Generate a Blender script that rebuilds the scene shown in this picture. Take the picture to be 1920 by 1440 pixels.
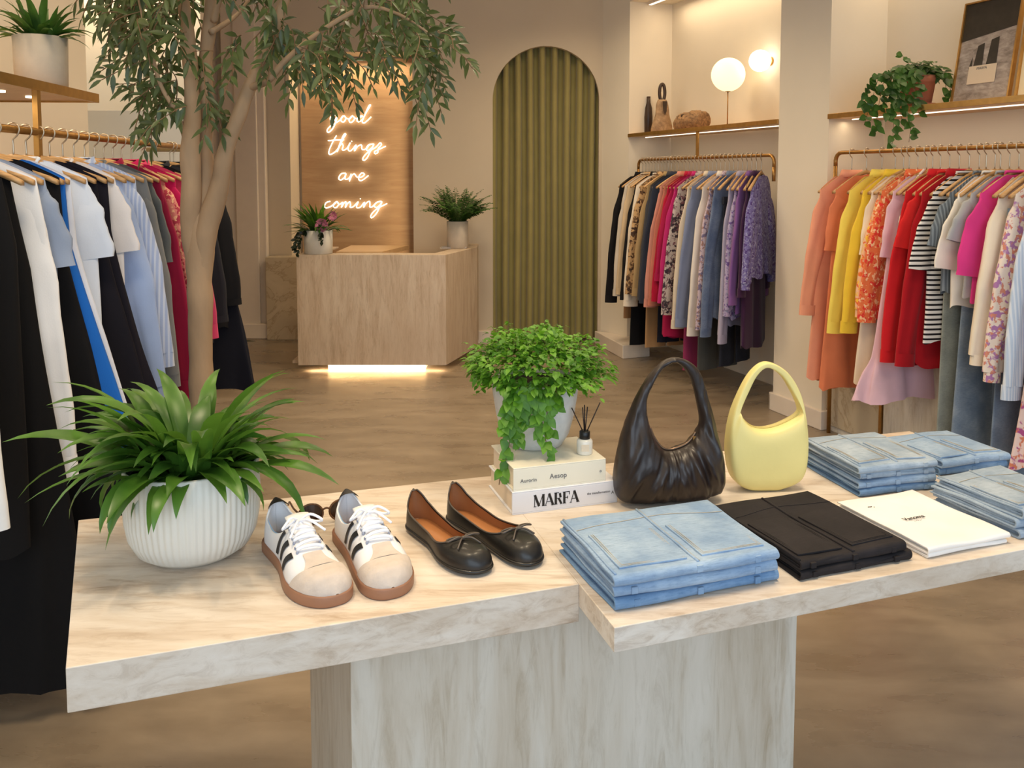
import bpy, bmesh, math, random
from mathutils import Vector, Matrix, noise
for o in list(bpy.data.objects): bpy.data.objects.remove(o, do_unlink=True)
SC = bpy.context.scene
COL = SC.collection
PI = math.pi
U = 0.85                                   # metres per calibration unit
H = 1.7 * U                                # camera height
F = 1600.0
PITCH = math.atan(0.07)
# ------------------------------------------------------------------ camera, world, exposure
cam_d = bpy.data.cameras.new('camera'); cam = bpy.data.objects.new('camera', cam_d); COL.objects.link(cam)
cam_d.sensor_width = 36; cam_d.lens = F/1920*36; cam_d.shift_y = -278/1920; cam_d.clip_start = .02
cam.location = (0, 0, H); cam.rotation_euler = (PI/2 - PITCH, 0, 0)
SC.camera = cam
SC.view_settings.view_transform = 'Standard'; SC.view_settings.look = 'None'
SC.view_settings.gamma = 1; SC.view_settings.use_curve_mapping = False
SC.view_settings.exposure = 0.30
w = bpy.data.worlds.new('daylight'); SC.world = w; w.use_nodes = True
bg = w.node_tree.nodes['Background']; bg.inputs[0].default_value = (.66, .83, 1, 1); bg.inputs[1].default_value = .95

def area(name, loc, rot, sx, sy, power, col, spread=PI):
    l = bpy.data.lights.new(name, 'AREA'); l.shape = 'RECTANGLE'; l.size = sx; l.size_y = sy
    l.energy = power; l.color = col; l.spread = spread
    o = bpy.data.objects.new(name, l); COL.objects.link(o); o.location = loc; o.rotation_euler = rot
    return o
def spot(name, loc, rot, power, col, ang=1.2, size=.04):
    l = bpy.data.lights.new(name, 'SPOT'); l.energy = power; l.color = col; l.spot_size = ang; l.spot_blend = .8; l.shadow_soft_size = size
    o = bpy.data.objects.new(name, l); COL.objects.link(o); o.location = loc; o.rotation_euler = rot
    return o
def point(name, loc, power, col, size=.05):
    l = bpy.data.lights.new(name, 'POINT'); l.energy = power; l.color = col; l.shadow_soft_size = size
    o = bpy.data.objects.new(name, l); COL.objects.link(o); o.location = loc
    return o
WARM = (1, .80, .54); WARM2 = (1, .77, .47)
CEIL = 3.7 * U
for (x, y, p) in ((-.9, 1.6, 12), (.9, 1.9, 13), (-.9, 4.0, 10), (.8, 4.0, 11), (-.3, 6.0, 17), (.5, 7.2, 11)):
    area('ceiling_panel_light', (x*U, y*U, CEIL - .03), (0, 0, 0), .5, .5, p, WARM, 2.4)
spot('table_spotlight', (-.6*U, 1.3*U, CEIL-.06), (math.radians(12), 0, 0), 26, WARM, 1.1)
spot('table_spotlight', (.9*U, 1.5*U, CEIL-.06), (math.radians(14), 0, 0), 26, WARM, 1.1)
area('daylight_from_storefront', (0.2, -1.9, 1.75), (math.radians(82), 0, 0), 3.6, 2.0, 42, (.74, .87, 1))

# ------------------------------------------------------------------ unprojection of measured image points
def ray(px, py):
    u = (px - 960)/F; v = (442 - py)/F
    return Vector((u, math.cos(PITCH) + v*math.sin(PITCH), -math.sin(PITCH) + v*math.cos(PITCH)))
def G(px, py, z):
    r = ray(px, py); t = (z - H)/r.z
    return Vector((r.x*t, r.y*t, z))
def D(px, py, Y):
    r = ray(px, py); t = Y/r.y
    return Vector((r.x*t, Y, H + r.z*t))

# ------------------------------------------------------------------ object helpers
def tag(o, label=None, cat=None, group=None, kind=None):
    if label: o['label'] = label
    if cat: o['category'] = cat
    if group: o['group'] = group
    if kind: o['kind'] = kind
    return o
def thing(name, label, cat, loc=(0, 0, 0), rotz=0, group=None):
    o = bpy.data.objects.new(name, None); COL.objects.link(o); o.empty_display_size = .05
    o.location = loc; o.rotation_euler = (0, 0, rotz)
    return tag(o, label, cat, group)
class MB:
    def __init__(s): s.v = []; s.f = []
    def grid(s, pts, nu, nv, cu=False, cv=False):
        b = len(s.v); s.v += [tuple(p) for p in pts]
        for j in range(nv if cv else nv-1):
            for i in range(nu if cu else nu-1):
                s.f.append((b + j*nu + i, b + j*nu + (i+1) % nu, b + ((j+1) % nv)*nu + (i+1) % nu, b + ((j+1) % nv)*nu + i))
        return b
    def poly(s, pts):
        b = len(s.v); s.v += [tuple(p) for p in pts]; s.f.append(tuple(range(b, b+len(pts)))); return s
    def box(s, x0, y0, z0, x1, y1, z1):
        b = len(s.v)
        s.v += [(x0,y0,z0),(x1,y0,z0),(x1,y1,z0),(x0,y1,z0),(x0,y0,z1),(x1,y0,z1),(x1,y1,z1),(x0,y1,z1)]
        for f in ((0,3,2,1),(4,5,6,7),(0,1,5,4),(1,2,6,5),(2,3,7,6),(3,0,4,7)): s.f.append(tuple(b+i for i in f))
        return s
    def prism(s, pts, z0, z1):
        n = len(pts); b = len(s.v)
        s.v += [(p[0], p[1], z0) for p in pts] + [(p[0], p[1], z1) for p in pts]
        s.f.append(tuple(b+i for i in reversed(range(n)))); s.f.append(tuple(b+n+i for i in range(n)))
        for i in range(n): s.f.append((b+i, b+(i+1) % n, b+n+(i+1) % n, b+n+i))
        return s
    def tube(s, pts, r, n=8, cap=True, closed=False):
        pts = [Vector(p) for p in pts]; m = len(pts)
        rr = r if isinstance(r, (list, tuple)) else [r]*m
        up = None; b = len(s.v)
        for i, p in enumerate(pts):
            if closed: t = (pts[(i+1) % m] - pts[i-1]).normalized()
            else: t = (pts[min(i+1, m-1)] - pts[max(i-1, 0)])
            t = t.normalized() if t.length > 1e-9 else Vector((0, 0, 1))
            if up is None:
                up = t.orthogonal().normalized()
            up = (up - t*up.dot(t))
            up = up.normalized() if up.length > 1e-6 else t.orthogonal().normalized()
            sd = t.cross(up)
            for k in range(n):
                a = 2*PI*k/n
                s.v.append(tuple(p + (up*math.cos(a) + sd*math.sin(a))*rr[i]))
        for j in range(m if closed else m-1):
            for k in range(n):
                s.f.append((b + j*n + k, b + j*n + (k+1) % n, b + ((j+1) % m)*n + (k+1) % n, b + ((j+1) % m)*n + k))
        if cap and not closed:
            s.f.append(tuple(b+k for k in reversed(range(n)))); s.f.append(tuple(b+(m-1)*n+k for k in range(n)))
        return s
    def lathe(s, prof, n=40, rib=None, cx=0, cy=0, cz=0):
        b = len(s.v); m = len(prof)
        for (r, z) in prof:
            for k in range(n):
                a = 2*PI*k/n; q = r*(1 + (rib(a, z) if rib else 0))
                s.v.append((cx + q*math.cos(a), cy + q*math.sin(a), cz + z))
        for j in range(m-1):
            for k in range(n):
                s.f.append((b+j*n+k, b+j*n+(k+1) % n, b+(j+1)*n+(k+1) % n, b+(j+1)*n+k))
        if prof[0][0] > 1e-5: s.f.append(tuple(b+k for k in reversed(range(n))))
        if prof[-1][0] > 1e-5: s.f.append(tuple(b+(m-1)*n+k for k in range(n)))
        return s
    def ball(s, c, r, n=16, m=10, sz=1):
        return s.lathe([(max(r*math.sin(PI*j/m), 0), -r*sz*math.cos(PI*j/m)) for j in range(m+1)], n, None, c[0], c[1], c[2])
    def leaf(s, base, d, up, L, W, bend=.5, seg=4, fold=.15, tipw=.0, peak=.45):
        d = Vector(d).normalized(); up = Vector(up); sd = d.cross(up)
        sd = sd.normalized() if sd.length > 1e-5 else d.orthogonal().normalized()
        nrm = sd.cross(d).normalized(); b = len(s.v)
        for j in range(seg+1):
            t = j/seg; a = bend*t
            c = Vector(base) + d*(L*t*math.cos(a*.6)) + Vector((0, 0, -1))*(L*t*math.sin(a)*.8)
            ww = W*.5*(math.sin(PI*min(1, t**(math.log(.5)/math.log(peak)))) if 0 < t < 1 else (.12 if t == 0 else tipw))
            s.v += [tuple(c - sd*ww + nrm*ww*fold), tuple(c), tuple(c + sd*ww + nrm*ww*fold)]
        for j in range(seg):
            q = b + j*3
            s.f.append((q, q+1, q+4, q+3)); s.f.append((q+1, q+2, q+5, q+4))
        return s
    def build(s, name, mat, parent=None, smooth=True, bevel=0, bseg=2, loc=None, auto=True):
        me = bpy.data.meshes.new(name); me.from_pydata(s.v, [], s.f); me.validate(); 
        bm = bmesh.new(); bm.from_mesh(me)
        if auto: bmesh.ops.recalc_face_normals(bm, faces=bm.faces)
        bm.to_mesh(me); bm.free(); me.update()
        o = bpy.data.objects.new(name, me); COL.objects.link(o)
        if mat: me.materials.append(mat)
        if parent: o.parent = parent
        if loc: o.location = loc
        if smooth:
            for p in me.polygons: p.use_smooth = True
        if bevel:
            md = o.modifiers.new('bevel', 'BEVEL'); md.width = bevel; md.segments = bseg; md.limit_method = 'ANGLE'
            md.harden_normals = False
            for p in me.polygons: p.use_smooth = False
        return o
def structure(o): return tag(o, kind='structure')
def cr(pts, n=6, closed=False):                    # Catmull-Rom
    P = [Vector(p) for p in pts]; out = []; m = len(P)
    for i in range(m if closed else m-1):
        p0 = P[i-1] if (closed or i > 0) else P[0]; p1 = P[i]; p2 = P[(i+1) % m]; p3 = P[(i+2) % m] if (closed or i+2 < m) else P[-1]
        for k in range(n):
            t = k/n
            out.append(.5*((2*p1) + (p2-p0)*t + (2*p0-5*p1+4*p2-p3)*t*t + (3*p1-p0-3*p2+p3)*t**3))
    if not closed: out.append(P[-1])
    return out
def interp(T, t):
    if t <= T[0][0]: return T[0][1]
    for (a, x), (b, y) in zip(T, T[1:]):
        if t <= b:
            i = [q[0] for q in T].index(a); h = b-a; k = (t-a)/h
            m0 = (y-T[i-1][1])/(b-T[i-1][0]) if i > 0 else (y-x)/h
            m1 = (T[i+2][1]-x)/(T[i+2][0]-a) if i+2 < len(T) else (y-x)/h
            if (y-x)*m0 <= 0 and i > 0: m0 = 0
            if (y-x)*m1 <= 0: m1 = 0
            return (2*k**3-3*k*k+1)*x + (k**3-2*k*k+k)*h*m0 + (3*k*k-2*k**3)*y + (k**3-k*k)*h*m1
    return T[-1][1]

# ------------------------------------------------------------------ materials
def L1(c): c = c/255; return c/12.92 if c <= .04045 else ((c+.055)/1.055)**2.4
def RGB(*c): return (L1(c[0]), L1(c[1]), L1(c[2]), 1)
MC = {}
def nodes(name):
    m = bpy.data.materials.new(name); m.use_nodes = True
    nt = m.node_tree; return m, nt, nt.nodes['Principled BSDF'], nt.nodes, nt.links
def coord(N, Lk, scale=(1, 1, 1), rot=(0, 0, 0)):
    tc = N.new('ShaderNodeTexCoord'); mp = N.new('ShaderNodeMapping'); mp.inputs['Scale'].default_value = scale; mp.inputs['Rotation'].default_value = rot
    Lk.new(tc.outputs['Object'], mp.inputs[0]); return mp.outputs[0]
def noise_n(N, Lk, vec, scale, detail=3, rough=.5, dist=0):
    n = N.new('ShaderNodeTexNoise'); n.inputs['Scale'].default_value = scale; n.inputs['Detail'].default_value = detail
    n.inputs['Roughness'].default_value = rough; n.inputs['Distortion'].default_value = dist; Lk.new(vec, n.inputs['Vector']); return n.outputs['Fac']
def ramp(N, Lk, fac, stops):
    r = N.new('ShaderNodeValToRGB'); Lk.new(fac, r.inputs[0]); e = r.color_ramp.elements
    e[0].position = stops[0][0]; e[0].color = stops[0][1]; e[1].position = stops[-1][0]; e[1].color = stops[-1][1]
    for p, c in stops[1:-1]: q = e.new(p); q.color = c
    return r.outputs[0]
def bump(N, Lk, P, h, strength, dist=.01):
    b = N.new('ShaderNodeBump'); b.inputs['Strength'].default_value = strength; b.inputs['Distance'].default_value = dist
    Lk.new(h, b.inputs['Height']); Lk.new(b.outputs[0], P.inputs['Normal'])
def mixc(N, Lk, fac, a, b):
    m = N.new('ShaderNodeMix'); m.data_type = 'RGBA'
    if isinstance(fac, float): m.inputs[0].default_value = fac
    else: Lk.new(fac, m.inputs[0])
    for i, c in ((6, a), (7, b)):
        if isinstance(c, tuple): m.inputs[i].default_value = c
        else: Lk.new(c, m.inputs[i])
    return m.outputs[2]
def sh(c, k): return (min(c[0]*k, 1), min(c[1]*k, 1), min(c[2]*k, 1), 1)
def M(name, col, rough=.6, metal=0, var=.12, sc=12, bmp=0, bsc=60, sheen=0, spec=None, trans=0, stretch=(1, 1, 1), coat=0):
    if name in MC: return MC[name]
    m, nt, P, N, Lk = nodes(name); v = coord(N, Lk, stretch)
    f = noise_n(N, Lk, v, sc, 4); c = ramp(N, Lk, f, [(.3, sh(col, 1-var)), (.7, sh(col, 1+var))])
    Lk.new(c, P.inputs['Base Color']); P.inputs['Roughness'].default_value = rough; P.inputs['Metallic'].default_value = metal
    if bmp: bump(N, Lk, P, noise_n(N, Lk, v, bsc, 3), bmp, .004)
    if sheen: P.inputs['Sheen Weight'].default_value = sheen
    if spec is not None: P.inputs['Specular IOR Level'].default_value = spec
    if trans: P.inputs['Transmission Weight'].default_value = trans
    if coat: P.inputs['Coat Weight'].default_value = coat
    MC[name] = m; return m
def EM(name, col, st):
    m, nt, P, N, Lk = nodes(name); P.inputs['Base Color'].default_value = col
    P.inputs['Emission Color'].default_value = col; P.inputs['Emission Strength'].default_value = st; return m
def travertine(name, scale, a, b, c, d, rough=.45, rot=(0, 0, 0)):
    m, nt, P, N, Lk = nodes(name); v = coord(N, Lk, scale, rot)
    n1 = noise_n(N, Lk, v, 2.2, 8, .62, .6); n2 = noise_n(N, Lk, v, 7, 6, .7, 1.2)
    c1 = ramp(N, Lk, n1, [(.30, a), (.45, b), (.56, c), (.72, d)])
    c2 = ramp(N, Lk, n2, [(.35, sh(a, .78)), (.5, c), (.65, d)])
    cc = mixc(N, Lk, .32, c1, c2)
    v3 = coord(N, Lk, (1, 1, 1), rot); n3 = noise_n(N, Lk, v3, 1.3, 3)
    cc = mixc(N, Lk, ramp(N, Lk, n3, [(.4, (0, 0, 0, 1)), (.65, (.5, .5, .5, 1))]), cc, b)
    Lk.new(cc, P.inputs['Base Color']); P.inputs['Roughness'].default_value = rough
    bump(N, Lk, P, n2, .12, .004); return m
TR_TOP = travertine('travertine_slab', (1.1, 6, 6), RGB(168, 140, 114), RGB(206, 188, 168), RGB(224, 212, 198), RGB(238, 230, 220), .42, (0, 0, math.radians(-19)))
TR_PED = travertine('travertine_panel', (5, 5, .7), RGB(178, 160, 134), RGB(206, 194, 176), RGB(216, 208, 194), RGB(228, 220, 208), .5)
TR_CTR = travertine('travertine_counter', (9, 9, 1.2), RGB(176, 150, 122), RGB(200, 176, 150), RGB(212, 192, 168), RGB(222, 204, 182), .5)
def marble():
    m, nt, P, N, Lk = nodes('veined_marble'); v = coord(N, Lk, (1, 1, 1), (0, .5, .3))
    n = noise_n(N, Lk, v, 2.5, 8, .6, 1.5); c = ramp(N, Lk, n, [(.46, RGB(190, 174, 148)), (.495, RGB(172, 152, 124)), (.51, RGB(194, 178, 152)), (.7, RGB(206, 190, 164))])
    Lk.new(c, P.inputs['Base Color']); P.inputs['Roughness'].default_value = .3; return m
MARBLE = marble()
def floor_mat():
    m, nt, P, N, Lk = nodes('polished_concrete'); v = coord(N, Lk, (1, 1.6, 1)); v2 = coord(N, Lk, (.8, 2.4, 1), (0, 0, .35))
    n1 = noise_n(N, Lk, v, 1.5, 8, .62, .8); n2 = noise_n(N, Lk, v2, 3.2, 5, .55, .3)
    c1 = ramp(N, Lk, n1, [(.3, RGB(116, 101, 84)), (.5, RGB(138, 122, 102)), (.7, RGB(160, 143, 122))])
    c2 = ramp(N, Lk, n2, [(.35, RGB(118, 103, 86)), (.65, RGB(158, 141, 120))])
    Lk.new(mixc(N, Lk, .45, c1, c2), P.inputs['Base Color'])
    Lk.new(ramp(N, Lk, n2, [(.3, (.22, .22, .22, 1)), (.7, (.40, .40, .40, 1))]), P.inputs['Roughness'])
    bump(N, Lk, P, n1, .02, .01); return m
FLOOR = floor_mat()
def wood_mat(name, a, b, scale, rough=.5):
    m, nt, P, N, Lk = nodes(name); v = coord(N, Lk, scale)
    n = noise_n(N, Lk, v, 3, 6, .6, .8); Lk.new(ramp(N, Lk, n, [(.3, a), (.7, b)]), P.inputs['Base Color']); P.inputs['Roughness'].default_value = rough
    return m
WOODP = wood_mat('oak_panel', RGB(178, 140, 102), RGB(198, 162, 122), (.8, 1, 7), .5)
HWOOD = wood_mat('hanger_wood', RGB(176, 132, 82), RGB(212, 170, 118), (2, 30, 30), .45)
DESKW = wood_mat('desk_wood', RGB(214, 172, 120), RGB(228, 190, 140), (2, 12, 1), .45)
WALL = M('wall_plaster', RGB(206, 190, 166), .85, var=.025, sc=3, bmp=.05, bsc=25)
WALLW = M('niche_plaster', RGB(232, 220, 200), .85, var=.02, sc=3, bmp=.05, bsc=25)
TRIMM = M('painted_trim', RGB(226, 212, 196), .5, var=.02)
CEILM = M('ceiling_paint', RGB(235, 225, 212), .9, var=.02)
BRASS = M('brushed_brass', RGB(200, 156, 92), .32, .9, var=.1, sc=30)
BRASSD = M('aged_brass', RGB(176, 132, 74), .38, .85, var=.15, sc=30)
STEEL = M('hook_steel', RGB(196, 182, 160), .3, .9, var=.05)
LED = EM('led_strip_light', (1, .86, .68, 1), 1.6)
LEDW = EM('toe_kick_light', (1, .80, .50, 1), .85)
NEON = EM('neon_tube_glow', (1, .88, .66, 1), 2.6)
POTW = M('white_ceramic', RGB(222, 218, 208), .45, var=.03, sc=8)
POTC = M('cream_concrete', RGB(206, 192, 172), .8, var=.06, sc=20, bmp=.2)
SOIL = M('potting_soil', RGB(48, 36, 28), .95, var=.4, sc=60, bmp=.6)
def leafmat(name, a, b, rough=.42, sc=14):
    m, nt, P, N, Lk = nodes(name); v = coord(N, Lk)
    Lk.new(ramp(N, Lk, noise_n(N, Lk, v, sc, 3), [(.35, a), (.65, b)]), P.inputs['Base Color']); P.inputs['Roughness'].default_value = rough
    P.inputs['Subsurface Weight'].default_value = 0
    tr = N.new('ShaderNodeBsdfTranslucent'); tr.inputs[0].default_value = sh(b, 1.5); mx = N.new('ShaderNodeMixShader'); mx.inputs[0].default_value = .22
    out = nt.nodes['Material Output']; Lk.new(P.outputs[0], mx.inputs[1]); Lk.new(tr.outputs[0], mx.inputs[2]); Lk.new(mx.outputs[0], out.inputs[0]); return m
LF_STRAP = leafmat('strap_leaf_green', RGB(44, 84, 24), RGB(88, 130, 46), .35, 10)
LF_FERN = leafmat('fern_green', RGB(56, 108, 20), RGB(108, 158, 42), .5, 25)
LF_OLIVE = leafmat('tree_leaf_green', RGB(34, 54, 24), RGB(92, 108, 58), .38, 9)
LF_DARK = leafmat('dark_leaf_green', RGB(34, 66, 26), RGB(76, 116, 46), .4, 14)
LF_BLACK = leafmat('deep_green_leaf', RGB(18, 30, 20), RGB(34, 50, 30), .35, 10)
BARK = M('pale_bark', RGB(164, 136, 106), .85, var=.22, sc=9, bmp=.6, bsc=30, stretch=(1, 1, .35))
TWIG = M('twig_bark', RGB(120, 92, 64), .8, var=.15)

def fabric(name, col, pat=None, c2=None, c3=None, sc=30, rough=.85):
    key = 'fabric_' + name
    if key in MC: return MC[key]
    m, nt, P, N, Lk = nodes(key); v = coord(N, Lk)
    base = ramp(N, Lk, noise_n(N, Lk, v, 5, 3), [(.3, sh(col, .9)), (.7, sh(col, 1.08))])
    if pat == 'hstripe':
        wv = N.new('ShaderNodeTexWave'); wv.wave_type = 'BANDS'; wv.bands_direction = 'Z'; wv.inputs['Scale'].default_value = sc; wv.inputs['Distortion'].default_value = 0
        Lk.new(v, wv.inputs['Vector']); st = ramp(N, Lk, wv.outputs['Fac'], [(.60, (0, 0, 0, 1)), (.68, (1, 1, 1, 1))]); base = mixc(N, Lk, st, base, c2)
    elif pat == 'vstripe':
        wv = N.new('ShaderNodeTexWave'); wv.wave_type = 'BANDS'; wv.bands_direction = 'X'; wv.inputs['Scale'].default_value = sc; wv.inputs['Distortion'].default_value = 0
        Lk.new(v, wv.inputs['Vector']); st = ramp(N, Lk, wv.outputs['Fac'], [(.5, (0, 0, 0, 1)), (.7, (1, 1, 1, 1))]); base = mixc(N, Lk, st, base, c2)
    elif pat == 'floral':
        n1 = noise_n(N, Lk, v, sc, 2, .5, .4); v2 = coord(N, Lk, (1.3, 1.3, 1.1), (.4, .2, .8)); n2 = noise_n(N, Lk, v2, sc*1.15, 2, .5, .3)
        base = mixc(N, Lk, ramp(N, Lk, n1, [(.52, (0, 0, 0, 1)), (.58, (1, 1, 1, 1))]), base, c2)
        base = mixc(N, Lk, ramp(N, Lk, n2, [(.56, (0, 0, 0, 1)), (.61, (1, 1, 1, 1))]), base, c3 or c2)
    elif pat == 'denim':
        v2 = coord(N, Lk, (1, 1, 1)); n1 = noise_n(N, Lk, v2, 9, 5, .6); n2 = noise_n(N, Lk, coord(N, Lk, (1, 6, 6)), 45, 4, .7)
        base = mixc(N, Lk, ramp(N, Lk, n1, [(.35, (0, 0, 0, 1)), (.65, (1, 1, 1, 1))]), base, c2 or sh(col, 1.25))
        base = mixc(N, Lk, ramp(N, Lk, n2, [(.45, (0, 0, 0, 1)), (.75, (.6, .6, .6, 1))]), base, sh(col, .72))
    Lk.new(base, P.inputs['Base Color']); P.inputs['Roughness'].default_value = rough; P.inputs['Sheen Weight'].default_value = .12 if max(col[:3]) > .05 else 0
    P.inputs['Specular IOR Level'].default_value = .25
    bump(N, Lk, P, noise_n(N, Lk, v, 260, 2), .12, .002)
    MC[key] = m; return m

# ------------------------------------------------------------------ room shell
def xr(d): return 2.04 - .36*(d - 5.73)            # right wall plane, calibration units
def R(d, off=0, z=0):                              # point on the right wall, off = into the room
    return Vector(((xr(d) - off*.941)*U, (d - off*.339)*U, z))
mb = MB(); mb.box(-5*U, -3*U, -.1, 5*U, 12*U, 0); structure(mb.build('floor', FLOOR, smooth=False))
mb = MB(); mb.box(-5*U, -3*U, CEIL, 5*U, 12*U, CEIL+.1); structure(mb.build('ceiling', CEILM, smooth=False))
NT = 3.36*U
def wallseg(mb, a, b, z0, z1, th=.5):              # slab between two plan points, thickness away from the room (to the right of a->b)
    a = Vector(a[:2]); b = Vector(b[:2]); t = (b-a).normalized(); n = Vector((t.y, -t.x))*th
    mb.prism([a, b, b+n, a+n], z0, z1)
# right wall: return, two niches, column
mb = MB()
c0 = Vector((.903*U, 8.6*U)); c1 = R(8.27)
mb.prism([c0, c1, c1 + Vector((.45*U, .16*U, 0)), c0 + Vector((.5*U, .6*U))], 0, CEIL)
ND = .46
def nb(d): return R(d, -ND)
for (da, db) in ((8.27, 6.118), (5.63, 2.6)):
    mb.prism([R(da), R(db), nb(db), nb(da)], NT, CEIL)                           # header over the niche
mb.prism([R(6.118), R(5.63), nb(5.63), nb(6.118)], 0, CEIL)                       # column between niches
mb.prism([nb(8.5), nb(2.4), nb(2.4)+Vector((.3, .1, 0)), nb(8.5)+Vector((.3, .1, 0))], 0, CEIL)
mb.prism([R(2.6), R(1.2), R(1.2, -.6), R(2.6, -.6)], 0, CEIL)
structure(mb.build('wall_right', WALLW, smooth=False))
mb = MB(); mb.prism([(1.03*U, 7.84*U), (1.30*U, 7.95*U), (1.24*U, 8.3*U), (.84*U, 8.59*U)], 0, .13*U)
structure(mb.build('trim_1', TRIMM, smooth=False, bevel=.006))
mb = MB(); mb.prism([R(6.14, .02), R(5.61, .02), R(5.61, -.1), R(6.14, -.1)], 0, .13*U); mb.prism([R(6.14, .02), R(6.14, -.3), R(6.12, -.3), R(6.12, .02)], 0, .12*U)
structure(mb.build('baseboard_right', TRIMM, smooth=False, bevel=.005))
# back wall with the arched doorway
mb = MB(); YB = 8.6*U; XA = -.994*U; XB = .903*U
acx = .339*U; ar = .532*U; asp = 2.458*U; n = 32
arc = [(acx - ar*math.cos(PI*i/n), asp + ar*math.sin(PI*i/n)) for i in range(n+1)]
def wp(y):
    b = len(mb.v)
    pts = [(XA, 0), (XA, CEIL), (acx, CEIL), (XB, CEIL), (XB, 0), (acx+ar, 0)]
    for p in pts: mb.v.append((p[0], y, p[1]))
    mb.v.append((acx-ar, y, 0)); a0 = len(mb.v)
    for p in arc: mb.v.append((p[0], y, p[1]))
    for i in range(n//2): mb.f.append((b+1, a0+i, a0+i+1))
    for i in range(n//2, n): mb.f.append((b+3, a0+i, a0+i+1))
    mb.f.append((b+1, b+2, a0+n//2)); mb.f.append((b+2, b+3, a0+n//2))
    mb.f.append((b, b+1, a0, b+6)); mb.f.append((b+4, b+5, a0+n, b+3))
    return b, a0
b1, a1 = wp(YB); b2, a2 = wp(YB+.07)
seq1 = [b1+6] + [a1+i for i in range(n+1)] + [b1+5]; seq2 = [b2+6] + [a2+i for i in range(n+1)] + [b2+5]
for i in range(len(seq1)-1): mb.f.append((seq1[i], seq1[i+1], seq2[i+1], seq2[i]))
mb.f.append((b1, b1+1, b2+1, b2)); mb.f.append((b1+3, b1+4, b2+4, b2+3))
structure(mb.build('wall_back', WALL, smooth=False))
mb = MB(); mb.box(XA, YB-.02, 0, acx-ar-.02, YB+.0, .13*U); mb.box(acx+ar+.02, YB-.02, 0, XB, YB, .13*U)
structure(mb.build('baseboard_back', TRIMM, smooth=False, bevel=.004))
mb = MB(); mb.box(-1.1, YB+.7, 0, 1.6, YB+.8, CEIL); structure(mb.build('wall_behind_curtain', WALL, smooth=False))
# recess with the oak panel, left part of the back wall, pilaster
mb = MB(); mb.box(-5*U, 9.0*U, 0, -2.33*U, 9.5*U, CEIL); mb.box(-2.33*U, 9.0*U, 2.99*U, XA, 9.5*U, CEIL)
structure(mb.build('wall_back_left', WALL, smooth=False))
mb = MB(); mb.box(-2.33*U, 9.4*U, 0, XA+.3, 9.5*U, 2.99*U); structure(mb.build('wall_recess', WALL, smooth=False))
mb = MB(); mb.box(-2.30*U, 9.36*U, 0, XA+.25, 9.395*U, 2.97*U); structure(mb.build('trim_2', WOODP, smooth=False))
mb = MB()
for (a, b, y) in ((418, 497, 8.9), (440, 482, 8.86)):
    mb.box(D(a, 300, y*U).x, y*U, 0, D(b, 300, y*U).x, 9.0*U, CEIL)
mb.box(D(418, 300, 8.84*U).x, 8.82*U, 0, D(499, 300, 8.84*U).x, 8.9*U, .16*U)
structure(mb.build('trim_3', TRIMM, smooth=False, bevel=.008))
mb = MB(); mb.box(D(499, 500, 8.8*U).x, 8.78*U, 0, -1.95*U, 8.98*U, .862*U); structure(mb.build('wall_low_marble', MARBLE, smooth=False, bevel=.003))
mb = MB(); mb.box(-5*U, 8.85*U, 0, D(405, 300, 8.9*U).x, 9*U, CEIL); structure(mb.build('trim_4', TRIMM, smooth=False))
# left wall, low partition and lit wall behind it
mb = MB(); mb.prism([(-2.25*U, -3*U), (-2.25*U, 4.56*U), (-2.45*U, 4.56*U), (-2.45*U, -3*U)], 0, CEIL)
mb.prism([(-2.9*U, 5.0*U), (-5*U, 5.0*U), (-5*U, 5.1*U), (-2.9*U, 5.1*U)], 0, CEIL)
structure(mb.build('wall_left', WALLW, smooth=False))
mb = MB(); mb.box(-3.3*U, 5.75*U, 0, -2.16*U, 6.0*U, 2.14*U); structure(mb.build('wall_partition', WALLW, smooth=False, bevel=.004))
mb = MB(); mb.box(-4.2*U, 6.45*U, 0, -2.32*U, 6.55*U, CEIL); mb.box(-4.2*U, 6.5*U, 0, -4.1*U, 9*U, CEIL); structure(mb.build('wall_alcove', WALLW, smooth=False))
# arch curtain
cu = thing('curtain', 'olive green pleated curtain filling the arched doorway in the back wall', 'curtain', (acx, YB+.09, 0))
mb = MB(); nx = 340; nz = 12; pts = []
zt = asp + ar + .05
for j in range(nz+1):
    for i in range(nx+1):
        x = -ar*1.12 + 2*ar*1.12*i/nx; ph = x/(2*ar)*9*2*PI*.95
        q = math.sin(ph); q = math.copysign(abs(q)**.35, q-.0)
        zz = .02 + (zt-.02)*j/nz
        pts.append((x + .004*math.sin(2*zz + x*7), .05*q + .004*math.sin(zz*2+x*5), zz))
mb.grid(pts, nx+1, nz+1)
mb.build('pleated_cloth', M('olive_curtain_cloth', RGB(150, 138, 82), .8, var=.06, sc=6, bmp=.1, sheen=.2), cu)
mb = MB(); mb.tube([(-ar*1.1, .07, zt), (ar*1.1, .07, zt)], .012); mb.build('curtain_rod', BRASSD, cu)

# ------------------------------------------------------------------ lights that live in niches and recess
area('niche_cove_light', R(7.2, -.3, NT-.03), (0, 0, math.radians(-70)), 1.6, .06, 3.6, WARM)
area('niche_cove_light', R(4.4, -.3, NT-.03), (0, 0, math.radians(-70)), 2.2, .06, 5.5, WARM)
area('recess_cove_light', (-1.65*U, 9.2*U, 2.93*U), (0, 0, 0), 1.0, .08, 4, WARM2)
area('recess_side_light', (-1.12*U, 9.16*U, 1.6*U), (0, math.radians(90), 0), 2.2, .1, 3.2, WARM2)
area('alcove_light', (-2.9*U, 6.22*U, 3.3*U), (0, 0, 0), 1.0, .2, 9, WARM)
area('left_niche_light', (-2.05*U, 3.0*U, 3.5*U), (0, 0, 0), .15, 2.2, 6, WARM)

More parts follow.
